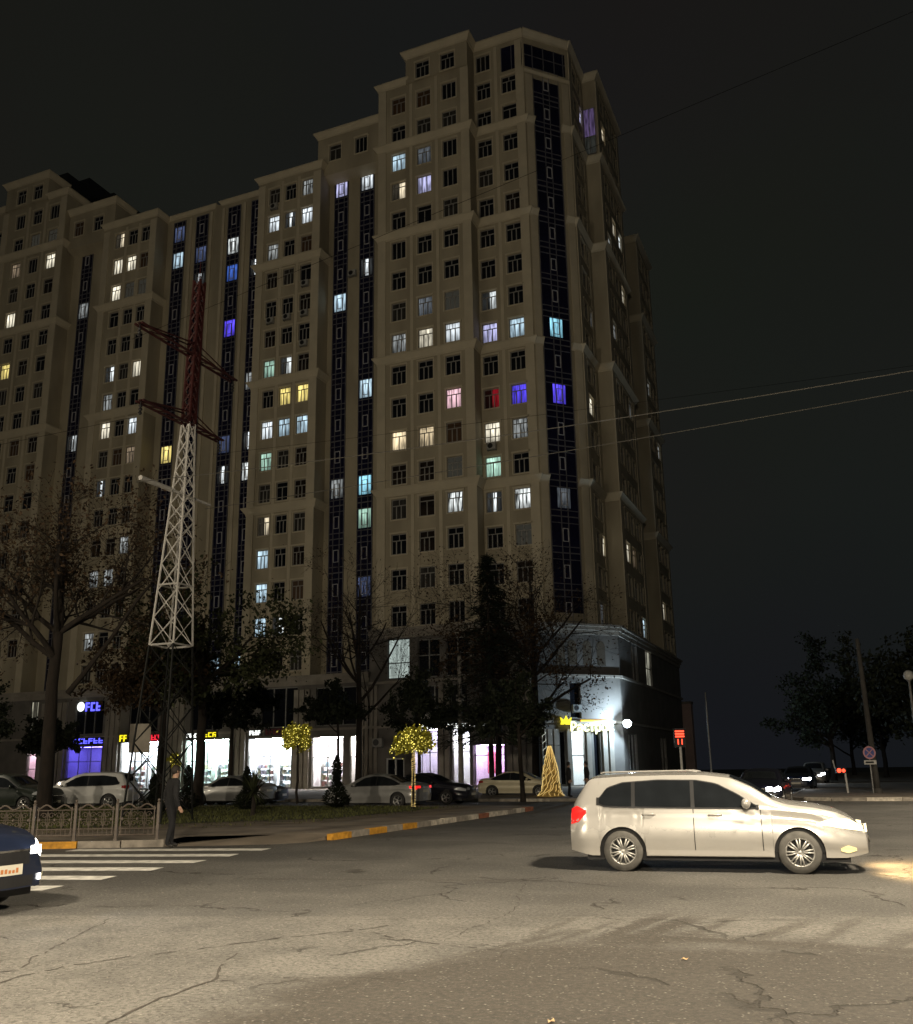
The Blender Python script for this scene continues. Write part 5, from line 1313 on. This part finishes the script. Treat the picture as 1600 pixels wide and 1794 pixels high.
GP = 'cars parked in front of the shops'
def parked(name, label, kind, paint, px, py, rz, tail_lit=False, **kw):
    sh = {'sedan': sedan_shape, 'suv': suv_shape, 'wagon': wagon_shape}[kind](); win = {'sedan': SEDAN_WIN, 'suv': SUV_WIN, 'wagon': WAGON_WIN}[kind]
    scr = {'sedan': [(2.76, 3.30), (.72, 1.4)], 'suv': [(2.62, 3.28), (.12, .33)], 'wagon': [(2.50, 3.10), (.06, .29)]}[kind]
    hz = {'sedan': ([(3.95, .66), (4.45, .60)], [(3.95, .70), (4.2, .79), (4.45, .70)], 3.95, 4.46), 'suv': ([(3.9, .78), (4.42, .74)], [(3.9, .82), (4.1, .92), (4.42, .86)], 3.9, 4.44), 'wagon': ([(3.70, .70), (4.33, .60)], [(3.70, .72), (3.95, .80), (4.33, .68)], 3.70, 4.345)}[kind]
    tz = {'sedan': ([(.0, .76), (.32, .82)], [(.0, .92), (.32, .92)], .01, .32), 'suv': ([(.0, .92), (.3, .96)], [(.0, 1.1), (.3, 1.08)], .01, .3), 'wagon': ([(.01, .78), (.26, .90)], [(.01, .90), (.26, .93)], .012, .26)}[kind]
    t = make_car(name, label, (px, py, kw.get('z', 0)), rz, sh, paint, win, scr, (hz, kw.get('head', HEAD_OFF)), (tz, TAIL if tail_lit else TAIL_OFF), dict(n=56, mirror=2.9, pillars=[1.9], hz=(.64, .76)), kw.get('group', GP))
    if tail_lit:
        for sd in (1, -1): sh.end(False, .82, .92, min(sd * .45, sd * .84), max(sd * .45, sd * .84), .01, 6).build('tail_light', TAIL, t)
    return t
parked('parked_car', 'silver sedan with glowing red tail lights beside the umbrella shaped lit tree', 'sedan', SILVER, -17.3, 37.6, R(180), True)
parked('parked_car', 'black sedan right of the red tail lights', 'sedan', BLACKP, -21.2, 41.6, R(0))
parked('parked_car', 'pale cream sedan between the thin trunks near the golden cone', 'sedan', CREAMP, -20.0, 51.4, R(4))
parked('parked_car', 'pale grey sedan half hidden by the clipped shrub under the bright windows', 'sedan', SILVER, -27.2, 40.6, R(178))
parked('parked_car', 'white minivan with dark rear window behind the fence and sign posts', 'suv', WHITEP, -31.8, 36.2, R(-158))
parked('parked_car', 'dark car with glinting headlamp behind the standing person', 'sedan', BLACKP, -31.6, 41.2, R(8))
parked('parked_car', 'dark green van sized car at the far left behind the fence', 'suv', GREENP, -37.6, 32.0, R(10))
parked('parked_car', 'dim dark hatchback parked between the left trunk and the white minivan', 'wagon', BLACKP, -37.2, 37.0, R(8))
GO = 'oncoming cars on the side street'
for lab, x, y, kind, p, pw in (('oncoming car with dazzling white headlamps just over the bonnet of the estate car', -3.4, 36.8, 'sedan', BLACKP, 0), ('second oncoming car farther off with a single small glare', -3.35, 60.5, 'sedan', NAVY, 0), ('farthest oncoming car with bluish white headlamps and pale bumper', -3.1, 77.0, 'suv', SILVER, 0)):
    o = parked('oncoming_car', lab, kind, p, x + 0., y + 4.5, R(-92), head=glow('far_headlamp_%d' % int(y), (.95, .98, 1), 40 if y < 50 else 25), group=GO)
    beam(o, 4.7, .6, .66, (.92, .96, 1), 60, 50, 3); beam(o, 4.7, -.6, .66, (.92, .96, 1), 60, 50, 3)

# ------------------------------------------------------------------ people
def person(label, loc, rz, H_, J, cols, hair=True, group=None):
    """one continuous skinned figure; J: joint name -> (x, y, z, radius)"""
    names = list(J); idx = {n: i for i, n in enumerate(names)}
    E_ = [('pel', 'wst'), ('wst', 'chs'), ('chs', 'nck'), ('nck', 'jaw'), ('jaw', 'crn'), ('chs', 'shl'), ('shl', 'ell'), ('ell', 'wrl'), ('wrl', 'pal'), ('chs', 'shr'), ('shr', 'elr'), ('elr', 'wrr'), ('wrr', 'par'), ('pel', 'hpl'), ('hpl', 'knl'), ('knl', 'anl'), ('anl', 'tol'), ('pel', 'hpr'), ('hpr', 'knr'), ('knr', 'anr'), ('anr', 'tor')]
    vs = [Vector(J[n][:3]) for n in names]; rad = [J[n][3] for n in names]; ed = [(idx[a], idx[b]) for a, b in E_]
    for pal, wr in (('pal', 'wrl'), ('par', 'wrr')):
        p = Vector(J[pal][:3]); d = (p - Vector(J[wr][:3])).normalized(); sd = d.cross(Vector((1, 0, 0))).normalized(); kn = d.cross(sd)
        for k, (off, ln) in enumerate(((-.028, .060), (-.010, .072), (.009, .068), (.027, .052))):
            a = p + sd * off + d * .02; m_ = a + d * ln * .55 + kn * .006; e_ = m_ + d * ln * .5 + kn * .018
            i0 = len(vs); vs += [a, m_, e_]; rad += [.010, .009, .008]; ed += [(idx[pal], i0), (i0, i0 + 1), (i0 + 1, i0 + 2)]
        a = p - sd * .035 - d * .03; m_ = a - sd * .015 + d * .035 + kn * .01; i0 = len(vs); vs += [a, m_]; rad += [.012, .010]; ed += [(idx[pal], i0), (i0, i0 + 1)]
    # nose and ears grow out of the head
    jw, cr_ = Vector(J['jaw'][:3]), Vector(J['crn'][:3]); up = (cr_ - jw).normalized(); mid = jw.lerp(cr_, .35)
    me = bpy.data.meshes.new('person'); me.from_pydata([tuple(v) for v in vs], ed, []); tmp = bpy.data.objects.new('tmp_skin', me); C.objects.link(tmp)
    sk = tmp.modifiers.new('skin', 'SKIN'); ss = tmp.modifiers.new('sub', 'SUBSURF'); ss.levels = 2; ss.render_levels = 2
    for i, d in enumerate(me.skin_vertices[0].data): d.radius = (rad[i], rad[i]); d.use_root = (i == idx['pel'])
    dg = bpy.context.evaluated_depsgraph_get(); dg.update(); ev = bpy.data.meshes.new_from_object(tmp.evaluated_get(dg)); bpy.data.objects.remove(tmp); ev.name = 'person'
    for m_ in cols: ev.materials.append(m_)
    zw, zn, za = J['wst'][2] - .06, J['nck'][2] + .015, J['anl'][2]
    for p in ev.polygons:
        z = p.center.z; mi = 0
        if z < zw: mi = 1
        if z < .085: mi = 2
        if z > zn: mi = 3
        for wr, pal in (('wrl', 'pal'), ('wrr', 'par')):
            w_, q_ = Vector(J[wr][:3]), Vector(J[pal][:3])
            if (p.center - w_).dot((q_ - w_).normalized()) > .015 and (p.center - q_).length < .17: mi = 3
        p.material_index = mi; p.use_smooth = True
    o = link(ev, 'person', None, loc, rz); tag(o, label, 'person', group)
    s_ = H_ / 1.75; o.scale = (s_, s_, s_)
    fwd = Vector((0, -1, 0)); c0 = jw.lerp(cr_, .55)
    if hair:
        hb = MB(); bm = bmesh.new(); bmesh.ops.create_icosphere(bm, subdivisions=3, radius=1)
        for v in bm.verts:
            q = v.co; v.co = Vector((q.x * .086, q.y * .105 + .012, q.z * .118)) + c0 + Vector((0, 0, .022))
        dead = [f for f in bm.faces if (f.calc_center_median() - c0).y < -.035 and (f.calc_center_median() - c0).z < .075 or (f.calc_center_median() - c0).z < -.075]
        bmesh.ops.delete(bm, geom=dead, context='FACES'); hm = bpy.data.meshes.new('hair'); bm.to_mesh(hm); bm.free(); hm.materials.append(HAIR); [setattr(p, 'use_smooth', True) for p in hm.polygons]; link(hm, 'hair', o)
        nb = MB(); nb.add([c0 + Vector((-.014, -.085, -.03)), c0 + Vector((.014, -.085, -.03)), c0 + Vector((0, -.118, -.028)), c0 + Vector((0, -.088, .015))], [(0, 2, 1), (0, 3, 2), (2, 3, 1), (0, 1, 3)]); nb.build('nose', SKIN, o)
        for sd in (1, -1):
            eb = MB(); eb.lathe([(0, -.012), (.012, -.006), (.012, .006), (0, .012)], 8, c0 + Vector((sd * .034, -.082, .008)), 'y'); eb.build('eye', HAIR, o)
            eb = MB(); eb.lathe([(0, -.01), (.028, 0), (0, .01)], 8, c0 + Vector((sd * .088, .0, -.012)), 'y'); eb.build('ear', SKIN, o)
    return o
def joints(lean=0., step=.0, ra=.0, la=.0):
    return dict(pel=(0, 0, .93, .135), wst=(0, -.01, 1.08, .130), chs=(0, -lean * .5, 1.33, .150), nck=(0, -lean, 1.475, .062), jaw=(0, -lean - .02, 1.575, .078), crn=(0, -lean - .015, 1.69, .082),
        shl=(.185, -lean * .6, 1.40, .082), ell=(.245 + la, .04, 1.14, .058), wrl=(.25 + la * 1.5, -.03, .90, .036), pal=(.25 + la * 1.6, -.055, .835, .034),
        shr=(-.185, -lean * .6, 1.40, .082), elr=(-.245 - ra, .03, 1.14, .058), wrr=(-.255 - ra * 1.6, -.04, .90, .036), par=(-.26 - ra * 1.8, -.07, .835, .034),
        hpl=(.095, 0, .88, .105), knl=(.10, -.05 - step * .5, .50, .070), anl=(.09, .0 - step, .10, .048), tol=(.10, -.16 - step, .045, .045),
        hpr=(-.095, 0, .88, .105), knr=(-.10, -.02 + step * .35, .50, .070), anr=(-.09, .03 + step, .10, .048), tor=(-.10, -.13 + step, .045, .045))
CL = [BLACKCLOTH, JEANS, SHOE, SKIN]
person('person in black jacket and trousers standing at the end of the iron fence', (-14.0, 17.15, .004), R(150), 1.74, joints(.05, .07, .05, .06), CL)
person('person in dark clothes standing before the lit corner entrance, left of the pair', (-13.35, 46.2, .13), R(120), 1.70, joints(.02, .04), CL, group='pair of people at the corner entrance')
person('person in dark clothes half hidden by the tail of the estate car', (-12.95, 48.2, .13), R(-60), 1.72, joints(.04, .06), CL, group='pair of people at the corner entrance')

# ------------------------------------------------------------------ signs, lamps and street furniture
def text_mesh(txt, size, depth, mat, name):
    cu = bpy.data.curves.new('txt', 'FONT'); cu.body = txt; cu.size = size; cu.extrude = depth; cu.align_x = 'CENTER'; cu.align_y = 'CENTER'; cu.resolution_u = 4; cu.offset = .012 * size
    to = bpy.data.objects.new('tmp_txt', cu); C.objects.link(to); dg = bpy.context.evaluated_depsgraph_get(); dg.update()
    me = bpy.data.meshes.new_from_object(to.evaluated_get(dg)); bpy.data.objects.remove(to); me.materials.clear(); me.materials.append(mat); me.name = name
    me.transform(Matrix.Rotation(R(90), 4, 'X')); return me
# corner shop sign
sg = CPo + DG * 5.05 + DN * .22
t = thing('shop_sign', 'lit corner shop sign of white letters under a yellow band beside the white floodlight', 'shop sign', (sg.x, sg.y, 4.78), R(45))
mb = MB(); mb.box(-1.9, 1.9, .04, .10, -.42, .46); mb.build('backing', M('sign_backing', (.30, .32, .30), .6, var=.1), t)
link(text_mesh('Растрос', 1.02, .04, glow('sign_letters', (1, .97, .55), 2.2, False), 'letters'), 'letters', t, (.0, -.06, -.10))
mb = MB(); mb.box(-1.0, 1.8, -.06, .035, .36, .50); mb.build('light_band', SIGN_ORA, t)
mb = MB(); mb.box(-1.0, .2, -.075, -.061, .38, .48); mb.build('light_band', SIGN_YEL, t)
t = thing('shop_emblem', 'yellow glowing crown shaped emblem at the left end of the corner sign', 'shop sign', tuple(CPo + DG * 2.7 + DN * .25 + Vector((0, 0, 5.05))), R(45))
mb = MB(); pr = [(-.5, -.15), (.5, -.15), (.42, .05), (.5, .42), (.2, .18), (.02, .55), (-.18, .18), (-.5, .42), (-.42, .05)]
n_ = len(pr); mb.add([(x, -.05, z) for x, z in pr] + [(x, .05, z) for x, z in pr], [tuple(range(n_)), tuple(reversed(range(n_, 2 * n_)))] + [(i, n_ + i, n_ + (i + 1) % n_, (i + 1) % n_) for i in range(n_)]); mb.build('emblem', SIGN_YEL, t)
# floodlight
fl = CPo + DG * (LP - .25) + DN * 1.1 + Vector((0, 0, 4.95))
t = thing('floodlight', 'dazzling white floodlight on the building corner', 'floodlight', tuple(fl), R(25))
mb = MB(); mb.box(-.22, .22, -.02, .12, -.18, .18); mb.tube([(0, .05, 0), (-.3, 1.1, 0)], .03, 6); mb.build('housing', BLACKTRIM, t)
mb = MB(); mb.lathe([(0, -.2), (.16, -.18), (.28, -.10), (.32, 0)], 20, axis='y'); mb.build('lamp_glass', glow('flood_glass', (.80, .92, 1), 60, False), t, smooth=True)  # glass widened past its housing to stand in for glare
l = bpy.data.lights.new('flood_lamp', 'POINT'); l.energy = 2200; l.color = (.62, .82, 1); l.shadow_soft_size = .12
o = bpy.data.objects.new('flood_lamp', l); C.objects.link(o); o.parent = t; o.location = (0, -.35, 0)
# other shop signs along the front (their letters cannot be read: plain glowing strokes)
def stroke_sign(label, x, z, w, h, mat, n, seed, logo=None):
    rr = random.Random(seed); t = thing('shop_sign', label, 'shop sign', (x, YP - .22, z)); mb = MB(); mb.box(-w / 2 - .1, w / 2 + .1, .02, .10, -h / 2 - .08, h / 2 + .08); mb.build('backing', BLACKTRIM, t)
    mb = MB(); st = w / n
    for i in range(n):
        a = -w / 2 + i * st + st * .12; b = a + st * .72; k = rr.randrange(4); th = h * .2
        mb.box(a, a + th, -.04, .018, -h / 2, h / 2)
        if k in (0, 1, 3): mb.box(a + th + .002, b, -.04, .018, h / 2 - th, h / 2)
        if k in (0, 2): mb.box(a + th + .002, b, -.04, .018, -h / 2, -h / 2 + th)
        if k in (1, 2, 3): mb.box(a + th + .002, b, -.04, .018, -th / 2, th / 2)
        if k == 3: mb.box(b - th, b, -.04, .018, -h / 2, -th / 2 - .002)
    mb.build('letters', mat, t)
    if logo:
        lb = MB(); lb.lathe([(0, -.08), (.40, -.06), (.46, 0), (.46, .04)], 20, axis='y'); o = lb.build('round_logo', SIGN_WHITE, t, smooth=True); o.location = (logo, 0, .05)
        lb = MB(); lb.box(-.3, .3, -.02, 0, -.04, .02); o = lb.build('logo_mark', BLACKTRIM, t); o.location = (logo, -.085, .05)
stroke_sign('upper blue lettered sign with a round white logo', -68.2, 8.05, 2.0, .85, SIGN_BLUE, 3, 1, -1.55)
stroke_sign('lower blue lettered sign over the violet lit shopfront', -68.8, 4.78, 4.4, .5, SIGN_BLUE, 7, 2)
stroke_sign('small yellow sign left of the blank sign board', -64.2, 4.92, .95, .62, SIGN_YEL, 2, 3)
stroke_sign('red lettered sign right of the blank sign board', -60.5, 4.90, 1.6, .5, SIGN_RED, 4, 4)
stroke_sign('yellow sign over the pale green shop', -54.4, 4.98, 1.9, .42, SIGN_YEL, 4, 5)
stroke_sign('white sign left of the yellow one over the pale green shop', -56.2, 4.95, 1.2, .36, SIGN_WHITE, 4, 6)
stroke_sign('dim red sign above the shop left of the round yellow tree', -47.2, 5.05, 2.0, .5, M('unlit_red', (.16, .02, .03), .6), 5, 7)
stroke_sign('white sign left of the dim red one', -49.3, 5.0, 1.2, .4, SIGN_WHITE, 4, 8)
stroke_sign('row of small white lights over the purple shopfront', -28.9, 5.0, 3.6, .36, SIGN_WHITE, 9, 9)
stroke_sign('pair of white glowing panels over the shop right of the umbrella tree', -32.8, 5.05, 1.8, .4, SIGN_WHITE, 3, 10)
# air conditioners on the facade
acm = MB(); acm.box(-.42, .42, -.34, 0, -.30, .30); ac_b = acm.mesh('ac_case', M('ac_white', (.34, .34, .32), .5, var=.1))
acf = MB(); acf.lathe([(.24, 0), (.24, -.012), (.20, -.02), (.05, -.02), (0, -.02)], 16, (-.08, -.341, 0), 'y'); ac_f = acf.mesh('ac_fan', BLACKTRIM)
acg = MB(); acg.box(-.34, .34, -.36, 0, -.36, -.31); acg.box(-.40, -.36, -.30, .0, -.42, -.36); acg.box(.36, .40, -.30, 0, -.42, -.36); ac_g = acg.mesh('ac_bracket', STEEL)
def ac(lab, p, rz, s=1.):
    t = thing('air_conditioner', lab, 'air conditioner', tuple(p), rz, 'air conditioners hung on the facade'); t.scale = (s, s, s)
    link(ac_b, 'case', t); link(ac_f, 'fan', t); link(ac_g, 'bracket', t)
ac('air conditioner on the fluted pilaster beside the white framed door', (-36.85, YP - .29, 3.85), 0, 1.1)
ac('air conditioner above the corner entrance under a dark window', tuple(CPo + DG * 3.75 + DN * .05 + Vector((0, 0, 6.2))), R(45), .9)
ac('air conditioner beside the grey pole above the purple shop', (-29.3, YP - .20, 7.2), 0, .9)
ORD = ['lowest', 'second', 'third', 'fourth', 'fifth', 'sixth']
for i, (x, k, n_) in enumerate([(-45.68, 9, 'under the lowest right window of the upper three window bay'), (-47.68, 10, 'under a middle column window of the three window bay'), (-45.68, 10, 'second lowest in the right column of the three window bay'), (-49.64, 10, 'under the left column window of the three window bay'), (-45.68, 11, 'third in the right column of the three window bay'), (-49.64, 14, 'under the top left window of the three window bay')]):
    ac('dark air conditioner hung ' + n_, (x + .1, 71.74, ZK(k) - 1.35), 0, .95)
ac('air conditioner under a warm lit window two columns from the corner', (-26.9, 73.40, ZK(5) - 1.4), 0, 1.0)
ac('air conditioner on the wall between the two dark glazed strips', (-41.2, 73.45, ZK(11) - .4), 0, 1.0)
# blank sign board on two posts
t = thing('sign_board', 'back of a blank grey sign board on two thin posts', 'sign', (-26.4, 30.2, .13), R(24))
mb = MB(); mb.box(-.42, .42, -.02, .02, 2.28, 3.42); mb.build('board', M('board_back', (.30, .27, .22), .7, var=.12), t)
for x in (-.14, .10): mb = MB(); mb.tube([(x, .05, -.1), (x, .05, 2.9)], .025, 6); mb.build('post', STEEL, t)
# grey concrete pole, thin poles
def pole(name, label, x, y, h, r0, r1, lean=(0, 0), mat=CONCRETE, arm_=None):
    t = thing(name, label, 'pole', (x, y, .1)); mb = MB(); mb.tube([(lean[0] * k / 6, lean[1] * k / 6, h * k / 6) for k in range(7)], [r0 + (r1 - r0) * k / 6 for k in range(7)], 10); mb.build('shaft', mat, t, smooth=True)
    mb = MB(); mb.tube([(0, 0, 0), (0, 0, .25)], [r0 * 1.6, r0 * 1.3], 10); mb.build('base', mat, t)
    if arm_: mb = MB(); mb.tube(arm_, .03, 6); mb.build('bracket', mat, t)
    return t
pole('concrete_pole', 'straight grey concrete pole in front of the shops by the purple window', -22.2, 53.6, 8.6, .17, .12, arm_=[(0, 0, 7.9), (.9, -.1, 8.3)])
pole('concrete_pole', 'slightly leaning concrete pole behind the no parking sign', .75, 51.4, 7.6, .16, .10, (-.12, 0), mat=M('dimmed_concrete', (.07, .066, .06), .9, var=.2))  # concrete colour lowered so the pole stays dim under the near street lamp
pole('thin_pole', 'thin pale metal pole standing right of the red signal', -8.5, 61.5, 6.0, .06, .04, mat=STEEL)
# red signal with countdown
t = thing('traffic_signal', 'red lit traffic signal with countdown on a white pole behind the estate car', 'traffic light', (-7.65, 45.6, .0)); f_rz = R(20); t.rotation_euler = (0, 0, f_rz)
mb = MB(); mb.tube([(0, 0, 0), (0, 0, 2.45)], .06, 8); mb.build('post', WHITEPAINT, t); mb = MB(); mb.box(-.26, .26, -.02, .2, 2.42, 3.30); mb.build('housing', BLACKTRIM, t)
for z in (3.16, 3.04, 2.92):
    mb = MB(); mb.box(-.21, .21, -.045, -.021, z - .035, z + .035); mb.build('red_lamp_row', LED_RED, t)
link(text_mesh('11', .36, .012, LED_RED, 'digits'), 'digits', t, (0, -.035, 2.66))
mb = MB(); mb.box(-.28, .28, -.16, -.03, 3.24, 3.29); mb.build('visor', BLACKTRIM, t)
t = thing('traffic_signal', 'small red pedestrian signal on a short post left of the no parking sign', 'traffic light', (-.75, 51.5, .13), R(20))
mb = MB(); mb.tube([(.16, 0, 0), (.12, 0, 1.05)], .05, 8); mb.build('post', WHITEPAINT, t); mb = MB(); mb.box(-.32, .18, -.06, .14, .95, 1.22); mb.build('housing', BLACKTRIM, t); mb = MB(); mb.lathe([(0, -.04), (.10, -.02), (.11, 0)], 12, (-.18, -.06, 1.09), 'y'); mb.lathe([(0, -.04), (.08, -.02), (.09, 0)], 12, (.04, -.06, 1.08), 'y'); mb.build('red_lens', LED_RED, t)
mb = MB(); mb.tube([(-.36, 0, 1.2), (-.42, 0, 1.6)], .03, 6); mb.build('antenna', WHITEPAINT, t)
# no-parking sign
t = thing('road_sign', 'round no parking sign with a plate below on a thin post', 'road sign', (.57, 50.9, .13), R(22))
mb = MB(); mb.tube([(0, .04, -.1), (0, .04, 2.25)], .035, 8); mb.build('post', STEEL, t)
def disc(r0, r1, y, mat, nm): mb = MB(); mb.lathe([(r1, y + .004), (r1, y), (r0, y)], 28, (0, 0, 1.92), 'y'); return mb.build(nm, mat, t)
disc(0, .30, -.0, M('sign_field', (.10, .12, .35), .4, var=.05), 'blue_field'); disc(.235, .31, -.006, M('sign_ring', (.60, .30, .34), .4, var=.05), 'red_ring')
for a in (45, -45): mb = MB(); mb.box(-.24, .24, -.012 - (.002 if a < 0 else 0), -.008, -.025, .025); o = mb.build('red_bar', M('sign_bar', (.55, .28, .32), .4, var=.05), t, (0, 0, 1.92)); o.rotation_euler = (0, R(a), 0)
mb = MB(); mb.box(-.30, .30, 0, .012, 1.36, 1.56); mb.build('plate', WHITEPAINT, t); mb = MB(); mb.box(-.17, .17, -.006, -.001, 1.42, 1.50); mb.add([(-.25, -.005, 1.46), (-.17, -.005, 1.40), (-.17, -.005, 1.52)], [(0, 1, 2)]); mb.build('arrow', BLACKTRIM, t)
# globe street lamps; the ones outside the frame light the junction
gl_post = MB(); gl_post.lathe([(.16, 0), (.16, .3), (.09, .5), (.07, 2.5), (.055, 1.0 * 5.3), (.10, 5.35), (.12, 5.4)], 12)
t = thing('street_lamp', 'unlit globe street lamp at the right edge of the picture', 'street lamp', (2.75, 51.0, .1)); gl_post.build('post', STEEL, t, smooth=True); mb = MB(); mb.lathe([(.10, 5.38), (.20, 5.46), (.24, 5.6), (.20, 5.76), (.10, 5.84), (0, 5.86)], 14); mb.build('globe', M('opal_globe', (.55, .55, .52), .4, var=.05), t, smooth=True)
for i, (x, y, z, p, lb_, cone) in enumerate(LAMPS):
    t = thing('street_lamp', 'lit warm globe street lamp ' + lb_, 'street lamp', (x, y, 0), 0, 'warm street lamps around the junction')
    mb = MB(); mb.lathe([(.16, 0), (.16, .3), (.09, .5), (.06, z - .4), (.12, z - .34)], 10); mb.build('post', STEEL, t, smooth=True)
    mb = MB(); mb.lathe([(0, .30), (.16, .25), (.29, .06), (.30, -.06), (.2, -.24), (.1, -.32)], 12, (0, 0, z)); g = mb.build('globe', CLEAR, t, smooth=True)
    l = bpy.data.lights.new('lamp', 'SPOT' if cone else 'POINT'); l.energy = p
    if cone: l.spot_size = R(cone); l.spot_blend = .55
    l.color = LAMP_COL; l.shadow_soft_size = .4
    o = bpy.data.objects.new('lamp', l); C.objects.link(o); o.parent = t; o.location = (0, 0, z)
# pale tower beyond, and the low parapet on the far side
t = thing('distant_pillar', 'narrow pinkish pillar rising behind the red traffic signal', 'pillar', (-19.4, 122, 0)); t['kind'] = 'thing'
mb = MB(); mb.box(-.72, .62, 0, 1.4, 0, 9.2); mb.build('shaft', M('pink_plaster', (.50, .37, .35), .85, var=.15, scale=.6), t); mb = MB(); mb.box(-.80, .70, -.1, 1.5, 9.2, 9.5); mb.build('cap', CONCRETE, t)
